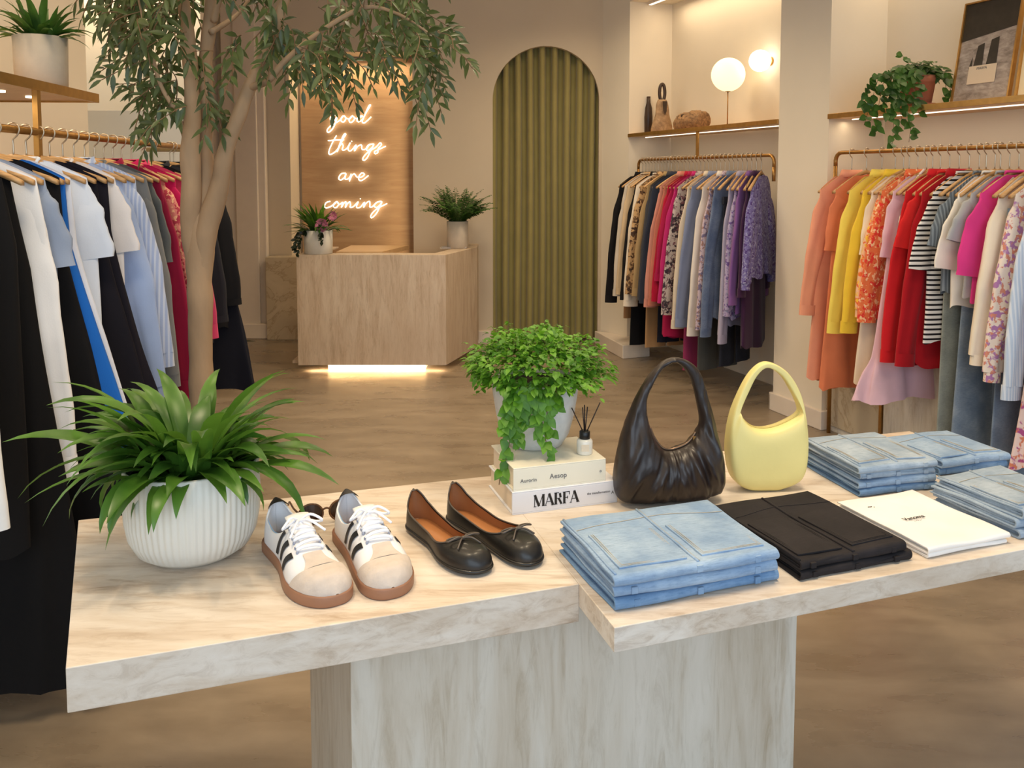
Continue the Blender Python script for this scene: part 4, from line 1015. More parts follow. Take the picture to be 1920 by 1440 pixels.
# sunglasses behind the sneakers
sg = G(612, 982, TH)
t = thing('sunglasses', 'brown-lensed tortoiseshell sunglasses lying behind the white sneakers', 'sunglasses', (sg.x, sg.y, TH), TANG+.1)
TORT = M('tortoiseshell_frame', RGB(96, 62, 32), .25, var=.4, sc=60); LENS = M('brown_lens', RGB(50, 32, 20), .12, var=.1, coat=.5)
for s_ in (-1, 1):
    c = Vector((.033*s_, 0, .026)); ring = [c + Vector((.026*math.cos(a), .004*math.sin(a), .021*math.sin(a))) for a in [2*PI*i/28 for i in range(28)]]
    mb = MB(); mb.tube(ring, .0022, 6, closed=True); mb.build('frame_rim', TORT, t)
    mb = MB(); mb.poly([c+(p-c)*.98 + Vector((0, -.0006, 0)) for p in ring]); mb.poly([c+(p-c)*.98 + Vector((0, .0006, 0)) for p in ring]); mb.build('lens', LENS, t, False)
    mb = MB(); mb.tube(cr([(.060*s_, 0, .034), (.064*s_, .03, .034), (.062*s_, .085, .028), (.060*s_, .115, .010)], 5), .0022, 6); mb.build('temple_arm', TORT, t)
mb = MB(); mb.tube(cr([(-.008, 0, .032), (0, -.002, .036), (.008, 0, .032)], 4), .0022, 6); mb.build('bridge', TORT, t)

# ------------------------------------------------------------------ handbags
def bag(name, label, pbase, rz, outer, inner, thick, mat, sup, ruche=0, scale=1, split=(0, 0), parts=('body', 'handle'), flat_amt=0, N=220, M_=48):
    # outer / inner: closed outlines in the bag's upright plane, sampled at the same angles
    t = thing(name, label, 'handbag', pbase, rz)
    O = cr([(x, 0, z) for x, z in outer], max(1, N//len(outer)), True); I = cr([(x, 0, z) for x, z in inner], max(1, N//len(inner)), True); n = len(O)
    rings = []
    rnd = random.Random(3)
    for j in range(n):
        o, i_ = O[j], I[j]; c = (o+i_)/2; hw = (o-i_).length/2; nd = (o-i_).normalized(); u = j/n
        th = interp(thick, u); ring = []
        for k in range(M_):
            a = 2*PI*k/M_; ca, sa = math.cos(a), math.sin(a)
            x = math.copysign(abs(ca)**sup, ca); y = math.copysign(abs(sa)**sup, sa)
            rr = 0
            if ruche:
                pp = c + nd*hw*x; rr = ruche*1.9*(noise.noise(Vector((pp.x*58 + 20*pp.z*math.copysign(1, pp.x), 0 if y > 0 else 5, pp.z*13))) + .5*noise.noise(Vector((pp.x*130, 9, pp.z*22))))*abs(sa)**.5*min(1, th/.03)
            # shift belly of the bag outward at its outer side
            ring.append(c + nd*hw*x + Vector((0, 1, 0))*(th*y*(1 - .0*ca) + rr*(1 if y > 0 else -1)))
        rings.append(ring)
    a0, a1 = split
    def seg(j0, j1, nm, m_):
        mb = MB(); idx = [j % n for j in range(j0, j1+1)]
        pts = [p for j in idx for p in rings[j]]; mb.grid(pts, M_, len(idx), cu=True); return mb.build(nm, m_, t)
    seg(int(a0*n), int(a1*n), parts[1], mat); seg(int(a1*n), int(a0*n)+n, parts[0], mat)
    return t, O, I, rings
BRN = M('dark_brown_leather', RGB(34, 24, 21), .40, var=.25, sc=14, bmp=.35, bsc=22, stretch=(1, 1, .45), coat=.05)
bp = G(1265, 955, TH); bd = bp.y + .05; k = bd/F       # metres per pixel at the bag
bp = Vector((bp.x, bd, TH))
def conv(pts, ox_, oy_, kk): return [((x-ox_)*kk, (oy_-y)*kk) for x, y in pts]
# outline points, going clockwise from the top of the handle
outB = [(1272,678),(1316,702),(1340,765),(1358,830),(1370,895),(1364,942),(1310,956),(1255,955),(1205,958),(1160,944),(1154,890),(1168,820),(1192,755),(1230,698)]
inB  = [(1271,688),(1300,718),(1315,770),(1320,805),(1310,828),(1296,845),(1278,853),(1262,856),(1246,852),(1232,835),(1222,812),(1214,775),(1218,745),(1240,706)]
outB = [(x, min(y, 955)) for x, y in outB]
tB, OB, IB, RB = bag('handbag', 'dark brown ruched leather shoulder bag with curved handle', bp, .16, conv(outB, 1265, 957, k), conv(inB, 1265, 957, k),
    [(0, .012), (.10, .012), (.2, .020), (.32, .045), (.42, .055), (.55, .055), (.66, .055), (.74, .042), (.84, .018), (.92, .012), (1, .012)], BRN, .9, ruche=.0055, split=(.87, 1.15))
mb = MB(); nn = len(IB); seq = [IB[j % nn] for j in range(int(.28*nn), int(.72*nn))]
mb.tube([p + Vector((0, -.004, .002)) for p in seq], .0028, 6); mb.build('zip', M('dark_zip_metal', RGB(120, 96, 76), .3, .7), tB)
mb = MB(); z = IB[int(.3*nn)]; mb.box(z.x-.003, -.012, z.z-.022, z.x+.003, -.009, z.z+.002); mb.build('zip_pull', BRASSD, tB, False)
YEL = M('butter_yellow_leather', RGB(226, 212, 140), .45, var=.03, sc=12, bmp=.08, bsc=60)
bp = G(1445, 925, TH); bd = bp.y + .035; k = bd/F; bp = Vector((bp.x, bd, TH))
outY = [(1440,680),(1478,698),(1506,742),(1518,800),(1519,860),(1508,905),(1470,923),(1440,925),(1402,921),(1376,900),(1366,850),(1370,790),(1386,740),(1410,698)]
inY  = [(1440,690),(1468,706),(1490,738),(1506,768),(1506,780),(1494,790),(1465,803),(1436,808),(1412,803),(1396,790),(1388,775),(1388,768),(1402,738),(1420,704)]
tY, OY, IY, RY = bag('handbag', 'butter yellow smooth leather handbag with a wide flat strap', bp, .10, conv(outY, 1445, 925, k), conv(inY, 1445, 925, k),
    [(0, .013), (.12, .014), (.22, .020), (.3, .030), (.4, .036), (.6, .036), (.7, .030), (.78, .020), (.88, .014), (1, .013)], YEL, .42, split=(.77, 1.23), parts=('body', 'strap'))
mb = MB(); nn = len(IY); seq = [IY[j % nn] for j in range(int(.26*nn), int(.74*nn))]
mb.tube([p + Vector((0, -.001, .001)) for p in seq], .0022, 6); mb.build('zip', M('yellow_zip', RGB(196, 176, 100), .4), tY)

# ------------------------------------------------------------------ folded clothes
def folded(name, label, cat, org, rz, W, Dp, T, mat, seed, group, jeans=True, detail=False, thread=None, layers=2, rough=.0026):
    t = thing(name, label, cat, org, rz, group); rnd = random.Random(seed)
    def nz(x, y, s=0): return noise.noise(Vector((x*9+seed*3.1, y*9+s, seed*1.7)))
    def sheetc(r0, th, y0, yend, nm, xin=0, ph=0):
        # C-shaped sheet: bottom run, rounded front, top run
        path = []; zc = T/2
        for i in range(9): path.append((yend - (yend-y0-r0)*i/8, zc-r0))
        for i in range(1, 8):
            a = -PI/2 - PI*i/8; path.append((y0 + r0 + r0*math.cos(a), zc + r0*math.sin(a)))
        for i in range(9): path.append((y0 + r0 + (yend-.004-y0-r0)*i/8, zc+r0))
        nx_ = 18; mb = MB(); np_ = len(path)
        def pt(i, kx, side):
            y, z = path[i]; p0 = path[max(i-1, 0)]; p1 = path[min(i+1, np_-1)]; ty_, tz_ = p1[0]-p0[0], p1[1]-p0[1]; l = math.hypot(ty_, tz_)
            ny, nz_ = -tz_/l, ty_/l; x = xin + (W-2*xin)*kx/nx_
            xx = x + (.004*nz(y, z*5, 3+ph) if kx in (0, nx_) else 0)
            hgt = 1 if z > zc else .25
            dz = rough*2.2*nz(x, y, ph)*hgt; dy = rough*2.5*nz(x, 0, ph+9)*(1 if y < y0+r0*1.2 else .4)
            return (xx, y + ny*side*th/2 + dy, max(z + nz_*side*th/2 + dz, .0008))
        o_ = []; 
        for i in range(np_):
            for kx in range(nx_+1): o_.append(pt(i, kx, 1))
        for i in range(np_):
            for kx in range(nx_+1): o_.append(pt(i, kx, -1))
        b = len(mb.v); mb.v += o_; q = nx_+1; off = np_*q
        for i in range(np_-1):
            for kx in range(nx_):
                mb.f.append((i*q+kx, i*q+kx+1, (i+1)*q+kx+1, (i+1)*q+kx)); mb.f.append((off+i*q+kx, off+(i+1)*q+kx, off+(i+1)*q+kx+1, off+i*q+kx+1))
            for kx in (0, nx_): mb.f.append((i*q+kx, (i+1)*q+kx, off+(i+1)*q+kx, off+i*q+kx))
        for i in (0, np_-1):
            for kx in range(nx_): mb.f.append((i*q+kx, i*q+kx+1, off+i*q+kx+1, off+i*q+kx))
        o2 = mb.build(nm, mat, t); md = o2.modifiers.new('bevel', 'BEVEL'); md.width = min(th*.3, .002); md.segments = 2; md.limit_method = 'ANGLE'; md.angle_limit = 1.1
        return o2
    lt = T/(2*layers)*.94
    for L_ in range(layers):
        sheetc(T/2 - lt/2 - L_*T/(2*layers), lt, L_*T*.22, Dp - L_*.006, 'folded_layer' if L_ else 'outer_fold', xin=L_*.004 + rnd.uniform(-.004, .006), ph=L_*4)
    def top(x, y): return T + .0012 + rough*2.2*nz(x, y, 0)
    if jeans and detail:
        thread = thread or M('seam_thread', RGB(178, 168, 150), .8)
        def seamline(pts, nm, m_=thread, r=.00055, zo=-.0004):
            P = cr([(x, y, top(x, y)) for x, y in pts], 6); P = [(p[0], p[1], top(p[0], p[1])+zo) for p in P]; mb = MB(); mb.tube(P, r, 5); return mb.build(nm, m_, t)
        def patch(x0, y0, x1, y1, nm, m_=mat, hh=.0022, tipdy=.0):
            mb = MB(); n = 8; pts = []
            ring = [(x0, y0), (x1, y0), (x1, y1), ((x0+x1)/2, y1+tipdy), (x0, y1)]
            n = len(ring); b0 = [(x, y, top(x, y)-.001) for x, y in ring]; b1 = [(x, y, top(x, y)+hh) for x, y in ring]
            mb.v += b0 + b1; mb.f.append(tuple(n+i for i in range(n)))
            for i in range(n): mb.f.append((i, (i+1) % n, n+(i+1) % n, n+i))
            return mb.build(nm, m_, t, False, bevel=.0006)
        for (x0, x1) in ((W*.06, W*.46), (W*.55, W*.94)):
            y0, y1 = Dp*.08, Dp*.62
            patch(x0, y0, x1, y1, 'back_pocket', tipdy=.012)
            for e in (.004, .008):
                seamline([(x0+e, y0+e), (x0+e, y1-.004)], 'stitching', zo=.0022); seamline([(x1-e, y0+e), (x1-e, y1-.004)], 'stitching', zo=.0022); seamline([(x0+e, y0+e), (x1-e, y0+e)], 'stitching', zo=.0022)
            pass
        seamline([(W*.5, .005), (W*.5, Dp*.98)], 'centre_seam', mat, r=.0026); seamline([(W*.5+.004, .005), (W*.5+.004, Dp*.98)], 'stitching'); seamline([(.006, .006), (.006, Dp-.006)], 'side_seam', mat, r=.0024)
        seamline([(.004, Dp*.74), (W*.5, Dp*.82), (W-.004, Dp*.74)], 'yoke_seam', r=.0007)
    if jeans:
        for fx in (.12, .5, .86):
            mb = MB(); mb.box(W*fx-.006, -.0035, T*.22, W*fx+.006, .003, T*.80); mb.build('belt_loop', mat, t, False, bevel=.001)
    return t
DEN = fabric('lightdenim', C(122, 150, 184), 'denim', C(160, 182, 206)); DEN2 = fabric('fadeddenim', C(132, 152, 174), 'denim', C(172, 186, 200)); DEN3 = fabric('bluedenim', C(92, 128, 168), 'denim', C(126, 156, 190))
BDEN = fabric('charcoaldenim', C(34, 31, 33), 'denim', C(44, 40, 42)); WTE = fabric('whitecotton', C(240, 236, 232))
def stack(name, labels, cat, c_fl, c_fr, c_bl, n, Ttot, mats, group, jeans=True, layers=2, jit=.008, dthr=None):
    a = G(c_fl[0], c_fl[1], TH); b = G(c_fr[0], c_fr[1], TH); c = G(c_bl[0], c_bl[1], TH)
    W = (b-a).length; Dp = (c-a).length; rz = math.atan2(b.y-a.y, b.x-a.x); T = Ttot/n; rnd = random.Random(n*7+int(c_fl[0]))
    for k in range(n):
        dx, dy = (rnd.uniform(-jit, jit), rnd.uniform(-jit, jit)) if k else (0, 0)
        org = a + Vector((math.cos(rz)*dx - math.sin(rz)*dy, math.sin(rz)*dx + math.cos(rz)*dy, T*k))
        folded(name, labels[k], cat, org, rz + rnd.uniform(-.02, .02), W, Dp, T, mats[k % len(mats)], int(c_fl[0])+k*13, group, jeans, detail=(k == n-1), layers=layers, thread=dthr)
stack('folded_jeans', ['light blue jeans, bottom of the front stack by the table notch', 'light blue jeans, middle of the front stack by the table notch', 'pale washed jeans with back pockets, top of the front stack by the table notch'],
      'jeans', (1155, 1148), (1462, 1092), (1064, 1032), 3, .066, [DEN3, DEN, DEN], 'folded blue jeans, front stack')
stack('folded_jeans', ['black jeans, lower of the two behind the white tees', 'black jeans, upper of the pair between blue jeans and white tees'],
      'jeans', (1502, 1090), (1706, 1050), (1362, 975), 2, .036, [BDEN], 'folded black jeans', dthr=M('dark_thread', RGB(36, 30, 30), .8))
stack('folded_t_shirt', ['white tee, lower of the two folded by the black jeans', 'white tee with small dark print, upper of the two folded'],
      't-shirt', (1738, 1048), (1886, 1018), (1590, 955), 2, .022, [WTE], 'folded white tees', jeans=False, jit=.004)
stack('folded_jeans', ['blue jeans, bottom of the stack behind the yellow bag', 'blue jeans, second from the bottom behind the yellow bag', 'blue jeans, second from the top behind the yellow bag', 'faded jeans, top of the stack behind the yellow bag'],
      'jeans', (1612, 932), (1757, 918), (1512, 870), 4, .072, [DEN3, DEN, DEN2, DEN2], 'folded blue jeans beside the yellow bag')
stack('folded_jeans', ['blue jeans, lower of the pair at the far table corner', 'blue jeans, upper of the pair at the far table corner'],
      'jeans', (1760, 893), (1888, 876), (1645, 845), 2, .040, [DEN3, DEN], 'folded blue jeans at the far corner')
stack('folded_jeans', ['grey blue jeans, bottom of the stack at the right edge', 'grey blue jeans, middle of the stack at the right edge', 'faded jeans, top of the stack cut by the right edge'],
      'jeans', (1912, 1012), (2040, 985), (1766, 938), 3, .060, [DEN2, DEN2, DEN2], 'folded jeans at the right edge')
# print on the upper white tee
te = [o for o in bpy.data.objects if o.get('label', '').startswith('white tee with small')][0]
for (nm, bd_, s_, x, y) in (('printed_words', 'Vanoma', .017, .055, .115), ('printed_mark', '~.', .02, .035, .195), ('printed_small_words', '- -- --- -- -', .005, .070, .104)):
    text(nm, bd_, s_, te, (x, y, .0145), (0, 0, 0), INK if nm != 'printed_small_words' else INKG)

# ------------------------------------------------------------------ indoor tree
TD = 3.4*U
tr = thing('indoor_tree', 'tall indoor tree with pale twisted trunk and drooping leaves left of the counter', 'tree', (D(383, 700, TD).x, TD, 0))
to = Vector(tr.location)
def T3(px, py, dy=0): return D(px, py, TD+dy) - to
bx_ = T3(383, 700).x
mb = MB(); mb.lathe([(.13, 0), (.16, .01), (.175, .2), (.17, .36), (.155, .36), (.15, .33), (0, .33)], 40); mb.build('planter', POTC, tr)
mb = MB(); mb.lathe([(.15, .331), (0, .34)], 20); mb.build('soil', SOIL, tr)
def knob(pts, rs, seed):
    P = cr(pts, 8); n = len(P); out = []
    R_ = []
    for i, p in enumerate(P):
        u = i/(n-1)*(len(rs)-1); k = int(min(u, len(rs)-2)); r = rs[k] + (rs[k+1]-rs[k])*(u-k)
        out.append(p + Vector((noise.noise(p*6+Vector((seed, 0, 0))), noise.noise(p*6+Vector((0, seed, 0))), 0))*.008)
        R_.append(r*(1.22 if seed in (2, 3, 4) else 1)*(1+.14*noise.noise(p*14+Vector((seed, seed, 0)))))
    return out, R_
mb = MB()
b0 = Vector((0, 0, .30))
for (pts, rs, sd) in (
    ([b0, T3(378, 760), T3(376, 600), T3(374, 480), T3(372, 410), T3(372, 370)], [.044, .041, .040, .043, .034, .012], 1),
    ([T3(372, 560), T3(364, 460), T3(358, 380, -.02), T3(356, 290, -.03), T3(362, 180, -.02), T3(350, 60), T3(335, -80, .03), T3(300, -220, .05)], [.026, .029, .028, .026, .021, .018, .015, .010], 2),
    ([T3(378, 560), T3(382, 460), T3(388, 380, .02), T3(384, 280, .04), T3(384, 170, .03), T3(392, 40, .04), T3(410, -100, .08), T3(420, -240, .1)], [.026, .029, .027, .024, .020, .017, .014, .01], 3),
    ([T3(378, 540), T3(388, 440, -.01), T3(408, 350, -.02), T3(428, 270, -.03), T3(455, 195, -.04), T3(482, 130, -.05), T3(520, 40, -.05), T3(560, -60, 0), T3(620, -160, .05)], [.024, .029, .026, .021, .018, .017, .014, .011, .008], 4),
    ([T3(468, 165, -.04), T3(505, 150, -.1), T3(540, 110, -.12), T3(600, 60, -.14), T3(680, 15, -.15), T3(745, 25, -.16), T3(800, 60, -.16)], [.013, .012, .010, .008, .007, .005, .003], 5),
    ([T3(352, 270), T3(330, 210, -.06), T3(300, 160, -.08), T3(280, 90, -.1), T3(260, 0, -.1)], [.011, .008, .007, .006, .004], 6),
    ([T3(400, 40), T3(430, -40, -.1), T3(520, -110, -.2), T3(660, -120, -.25), T3(760, -60, -.2)], [.012, .010, .008, .006, .004], 7),
    ([T3(340, -60), T3(290, -110, .1), T3(230, -100, .12), T3(190, -60, .1)], [.010, .008, .006, .004], 8),
    ([T3(392, 60), T3(440, 30, .12), T3(480, -20, .2), T3(500, -90, .25)], [.010, .008, .006, .004], 9)):
    P, Rr = knob(pts, rs, sd); mb.tube(P, Rr, 12)
mb.build('trunk', BARK, tr)
rnd = random.Random(21); ml = MB(); mt_ = MB()
def twig(p0, p1, sag=.04, n=None, ls=.060, r=.0018):
    p0, p1 = Vector(p0), Vector(p1); L = (p1-p0).length; mid = (p0+p1)/2 + Vector((rnd.uniform(-.02, .02), rnd.uniform(-.02, .02), sag))
    P = cr([p0, mid, p1], 7); mt_.tube(P, r, 4, cap=False); n = n or max(6, int(L/.0175))
    for k in range(n):
        u = .12 + .88*k/(n-1); i = u*(len(P)-1); a = P[int(i)]; b = P[min(int(i)+1, len(P)-1)]; q = a.lerp(b, i-int(i)); tg = (P[min(int(i)+1, len(P)-1)]-P[max(int(i)-1, 0)]).normalized()
        side = tg.cross(Vector((rnd.uniform(-.5, .5), -1, rnd.uniform(-.3, .3)))); side = side.normalized() if side.length > .01 else Vector((1, 0, 0))
        s_ = 1 if k % 2 else -1; d = tg*rnd.uniform(.55, .9) + side*s_*rnd.uniform(.6, 1.05) + Vector((0, rnd.uniform(-.5, .3), -rnd.uniform(.0, .15)))
        if k == n-1: d = tg
        l = ls*rnd.uniform(.75, 1.25)*(1-.25*u)
        ml.leaf(q, d, (rnd.uniform(-.5, .5), -.8, rnd.uniform(.2, .8)), l, l*.31, .3, 4, .22, peak=.42)
spec = [((240,-10),(182,28)),((262,22),(200,80)),((255,58),(194,112)),((290,70),(232,118)),((285,110),(190,150)),((290,150),(252,245)),((300,170),(268,288)),((310,120),(330,196)),((330,95),(300,200)),((350,60),(265,95)),
 ((400,95),(352,120)),((380,110),(388,215)),((388,180),(380,262)),((430,100),(420,178)),((415,205),(432,262)),((450,80),(440,132)),((520,20),(500,95)),((515,60),(500,160)),((545,70),(540,192)),((575,90),(568,170)),((600,70),(622,218)),((630,90),(668,200)),((655,70),(640,130)),
 ((690,60),(752,168)),((720,30),(792,75)),((792,62),(886,128)),((745,35),(790,120)),((792,110),(808,246)),((700,10),(862,84)),((770,60),(832,182)),((330,150),(250,190)),((310,200),(335,225)),((285,190),(245,175)),((610,150),(600,185)),((820,60),(850,92)),((560,120),(610,175)),((300,20),(225,50)),((780,100),(838,150)),((800,150),(780,235)),((700,90),(735,150)),((660,110),(700,165)),((300,230),(262,262)),((350,200),(300,225))]
for (a, b) in spec:
    dy = rnd.uniform(-.18, .05); twig(T3(a[0], a[1], dy), T3(b[0], b[1], dy - .05), .015)
    dy = rnd.uniform(-.1, .12); twig(T3(a[0]+rnd.uniform(-18, 18), a[1]-14, dy), T3(b[0]+rnd.uniform(-22, 22), b[1]-rnd.uniform(8, 40), dy), .015)
for i in range(290):
    if i % 5 < 2: x = rnd.uniform(190, 350)
    elif i % 5 < 4: x = rnd.uniform(490, 800)
    else: x = rnd.uniform(330, 500)
    ymax = 70 if x > 620 else (85 if x > 500 else (60 if x < 350 else -30))
    y = rnd.uniform(-260, ymax); dy = rnd.uniform(-.25, .28); dx = rnd.uniform(-55, 55)
    twig(T3(x, y, dy), T3(x+dx, y+rnd.uniform(30, 85), dy+rnd.uniform(-.1, .1)), .02)
ml.build('foliage', LF_OLIVE, tr, auto=False); tag(mt_.build('twigs', TWIG, tr), kind='stuff')

# ------------------------------------------------------------------ plants elsewhere
def tuft(mb, rnd, n, L, W, rise=(.2, 1.4), droop=(.8, 1.8), r0=.03, z=0, sc=(1, 1)):
    for i in range(n):
        az = rnd.uniform(0, 2*PI); r = rnd.uniform(0, r0)
        strap(mb, (r*math.cos(az), r*math.sin(az), z), az+rnd.uniform(-.5, .5), rnd.uniform(*L), rnd.uniform(*W), rnd.uniform(*rise), rnd.uniform(*droop), 7, rnd.uniform(-.6, .6))
# planter on the left shelf
sz = 2.045*U
t = thing('potted_plant', 'dark leafy plant in a tall cream planter on the left shelf', 'plant', (-1.865*U, 3.42*U, sz+.006))
mb = MB(); mb.lathe([(.074, 0), (.080, .004), (.084, .165), (.078, .165), (.076, .15), (0, .148)], 48); mb.build('planter', POTC, t)
mb = MB(); mb.lathe([(.076, .149), (0, .155)], 20); mb.build('soil', SOIL, t)
mb = MB(); rnd = random.Random(5); tuft(mb, rnd, 60, (.09, .2), (.018, .03), (.3, 1.5), (.4, 1.5), .05, .15); mb.build('leaves', LF_DARK, t, auto=False)
# flower pot on counter
q = D(597, 478, 7.42*U)
t = thing('potted_plant', 'white pot with pink rose and trailing dark leaves on the left end of the counter', 'plant', (q.x, 7.42*U, hF))
mb = MB(); mb.lathe([(.095, 0), (.104, .004), (.108, .175), (.100, .175), (.098, .16), (0, .158)], 40); mb.build('pot', POTW, t)
mb = MB(); mb.lathe([(.098, .159), (0, .165)], 20); mb.build('soil', SOIL, t)
mb = MB(); rnd = random.Random(8); tuft(mb, rnd, 70, (.12, .26), (.02, .035), (.1, 1.4), (.3, 1.6), .07, .16)
mb.build('leaves', LF_DARK, t, auto=False)
mb = MB(); tuft(mb, rnd, 26, (.15, .26), (.02, .03), (.9, 1.5), (.2, .9), .05, .16); mb.build('upright_leaves', LF_FERN, t, auto=False)
mb = MB(); ms = MB()
for (x, zz) in ((-.12, .0), (-.10, .05), (.05, .09), (-.135, .03)): vine([(x*.6, -.06, .17), (x, -.115, .15), (x*1.05, -.118, zz+.05), (x*1.1, -.12, zz)], 16, .03, mb, ms, rnd)
mb.build('trailing_leaves', LF_BLACK, t, auto=False); ms.build('vine_stems', TWIG, t)
for (x, y, z, r, nm) in ((.05, -.09, .22, .042, 'rose_bloom'), (.12, -.05, .285, .03, 'rose_bloom')):
    mb = MB(); rnd2 = random.Random(int(r*1000))
    for k in range(28):
        a = k*2.4; rr = r*math.sqrt(k/28); c = Vector((x+rr*math.cos(a)*.6, y-.01+rr*.2, z+rr*math.sin(a)*.6))
        mb.leaf(c, (math.cos(a), -.6, math.sin(a)), (-math.cos(a), -1, -math.sin(a)), r*.8, r*.9, .2, 3, -.3)
    mb.build(nm, M('pink_petal', RGB(214, 130, 156), .7, var=.15, sc=20), t, auto=False)
# fern vase on counter
q = D(858, 450, 8.0*U)
t = thing('potted_plant', 'green fern in a slim cream vase on the right end of the counter', 'plant', (q.x, 8.0*U, hF))
mb = MB(); mb.lathe([(.080, 0), (.086, .004), (.086, .215), (.079, .215), (.077, .20), (0, .198)], 40); mb.build('vase', POTC, t)
mb = MB(); rnd = random.Random(9)
for i in range(95):
    az = rnd.uniform(0, 2*PI); el = rnd.uniform(.65, 1.5); L = rnd.uniform(.2, .34); p = Vector((.04*math.cos(az), .04*math.sin(az), .2)); n = 20
    for k in range(n):
        e = el - .75*(k/n)**1.4; d = Vector((math.cos(az)*math.cos(e), math.sin(az)*math.cos(e), math.sin(e))); p = p + d*(L/n)
        sd = d.cross(Vector((0, 0, 1))); sd = sd.normalized() if sd.length > .01 else Vector((1, 0, 0)); l = .045*math.sin(PI*(k+2)/(n+3))
        for s_ in (-1, 1): mb.leaf(p, sd*s_ + d*.5 + Vector((0, 0, rnd.uniform(-.3, .3))), (0, -.3, 1), l, .018, .3, 3, .1)
mb.build('fronds', LF_DARK, t, auto=False)
mb = MB(); mb.lathe([(.077, .199), (0, .203)], 20); mb.build('soil', SOIL, t)
# floor plant behind the left rail
q = G(452, 640, 0)
t = thing('potted_plant', 'low floor plant with a few broad blackish leaves at the end of the left rail', 'plant', (-2.50*U, 7.2*U, 0))
mb = MB(); mb.lathe([(.09, 0), (.10, .01), (.12, .2), (.11, .2), (0, .18)], 30); mb.build('pot', M('dark_pot', RGB(60, 50, 44), .7), t)
mb = MB(); rnd = random.Random(6)
for (az, el, L) in ((-.15, .45, .30), (.3, .2, .2), (2.8, .6, .3), (-.9, .2, .2), (-2.2, .7, .3)):
    strap(mb, (0, 0, .18), az, L, .07, el, .5, 10)
mb.build('leaves', LF_BLACK, t, auto=False)
# ivy on the right shelf
def Rp(px, off, z):                                  # point on the shelf line through an image column
    u = (px-10-960)/F; best = None
    # solve xr(d)-off*.941 = u*(d-off*.339)
    d = (2.04 + .36*5.73 - off*.941 + u*off*.339)/(u + .36); return R(d, off, z)
ivp = Rp(1722, -.13, 2.104*U)
t = thing('potted_plant', 'trailing ivy with dark green leaves in a terracotta pot on the right shelf', 'plant', ivp)
TERR = M('terracotta', RGB(172, 104, 76), .85, var=.12, sc=14, bmp=.2)
mb = MB(); mb.lathe([(.062, 0), (.066, .004), (.084, .12), (.092, .122), (.094, .155), (.086, .157), (.082, .145), (0, .14)], 40); mb.build('terracotta_pot', TERR, t)
mb = MB(); mb.lathe([(.07, 0), (.098, .004), (.102, .016), (.096, .018), (.09, .008)], 40); mb.build('saucer', TERR, t)
mb = MB(); ms = MB(); rnd = random.Random(12)
for i in range(170):
    a = rnd.uniform(0, 2*PI); ph = rnd.uniform(.1, 1.5); r = rnd.uniform(.6, 1.05)
    c = Vector((.14*r*math.cos(a)*math.sin(ph), .10*r*math.sin(a)*math.sin(ph), .145+.085*r*math.cos(ph)))
    mb.leaf(c, (math.cos(a)+rnd.uniform(-.5, .5), math.sin(a)-.2+rnd.uniform(-.5, .5), rnd.uniform(-.5, .4)), (0, -.5, 1), rnd.uniform(.03, .05), rnd.uniform(.028, .042), .5, 4, .15, peak=.35)
for (x, y, zz, n) in ((-.10, -.10, -.02, 14), (-.14, -.10, -.08, 20), (-.22, -.06, -.15, 26), (-.26, -.02, -.02, 22), (-.24, -.03, -.09, 24), (-.16, -.10, -.21, 30), (-.09, -.14, -.18, 26), (-.18, -.1, .02, 14), (-.06, -.13, -.05, 16), (-.2, -.1, -.05, 16), (.10, -.08, .02, 14), (.13, -.07, .0, 14)):
    vine([(x*.3, y*.3, .17), (x*.8, y*.9, .16), (x, y*1.15, (.12+zz)/2+.02), (x*1.05 + rnd.uniform(-.03, .03), y*1.2, zz)], n, .044, mb, ms, rnd)
vine([(0, 0, .17), (-.08, -.03, .24), (-.10, -.03, .27)], 8, .035, mb, ms, rnd)
mb.build('ivy_leaves', LF_DARK, t, auto=False); ms.build('vine_stems', TWIG, t)
# framed photograph leaning on the shelf
RA = math.atan2(-1, .36)
q0 = Rp(1786, -.20, 2.104*U); q1 = Rp(1893, -.20, 2.104*U); FW = (q1-q0).length; FH = .50
t = thing('framed_photograph', 'brass-framed black and white landscape photograph leaning on the right shelf', 'picture', q0, RA)
t.rotation_euler = (math.radians(-9), 0, RA)
mb = MB(); w_ = .008
mb.box(0, -.01, 0, w_, .012, FH); mb.box(FW-w_, -.01, 0, FW, .012, FH); mb.box(w_, -.01, 0, FW-w_, .012, w_); mb.box(w_, -.01, FH-w_, FW-w_, .012, FH); mb.build('frame', BRASS, t, False)
def photo_mat():
    m, nt, P, N, Lk = nodes('grey_landscape_print'); v = coord(N, Lk, (4, 4, 9))
    n = noise_n(N, Lk, v, 4, 8, .65, .4); c = ramp(N, Lk, n, [(.3, RGB(120, 108, 98)), (.5, RGB(166, 152, 142)), (.7, RGB(196, 184, 174))]); Lk.new(c, P.inputs['Base Color']); P.inputs['Roughness'].default_value = .35; return m
mb = MB(); mb.box(w_, .0, w_, FW-w_, .004, FH-w_); mb.build('photo_print', photo_mat(), t, False)
PD = M('dark_print_tone', RGB(52, 46, 38), .4, var=.2, sc=30)
mb = MB(); b = FW
mb.poly([(w_, -.0006, FH*.62), (b-w_, -.0006, FH*.70), (b-w_, -.0006, FH-w_), (w_, -.0006, FH-w_)]); mb.build('dark_hill_tone', PD, t, False)
mb = MB()
for (xa, xb, za, zb) in ((.30, .46, .34, .58), (.52, .70, .36, .62), (.22, .28, .34, .46)): mb.poly([(b*xa, -.0012, FH*za), (b*xb, -.0012, FH*(za+.01)), (b*(xb-.01), -.0012, FH*zb), (b*(xa+.04), -.0012, FH*(zb-.02))])
mb.build('dark_shape_tone', PD, t, False)
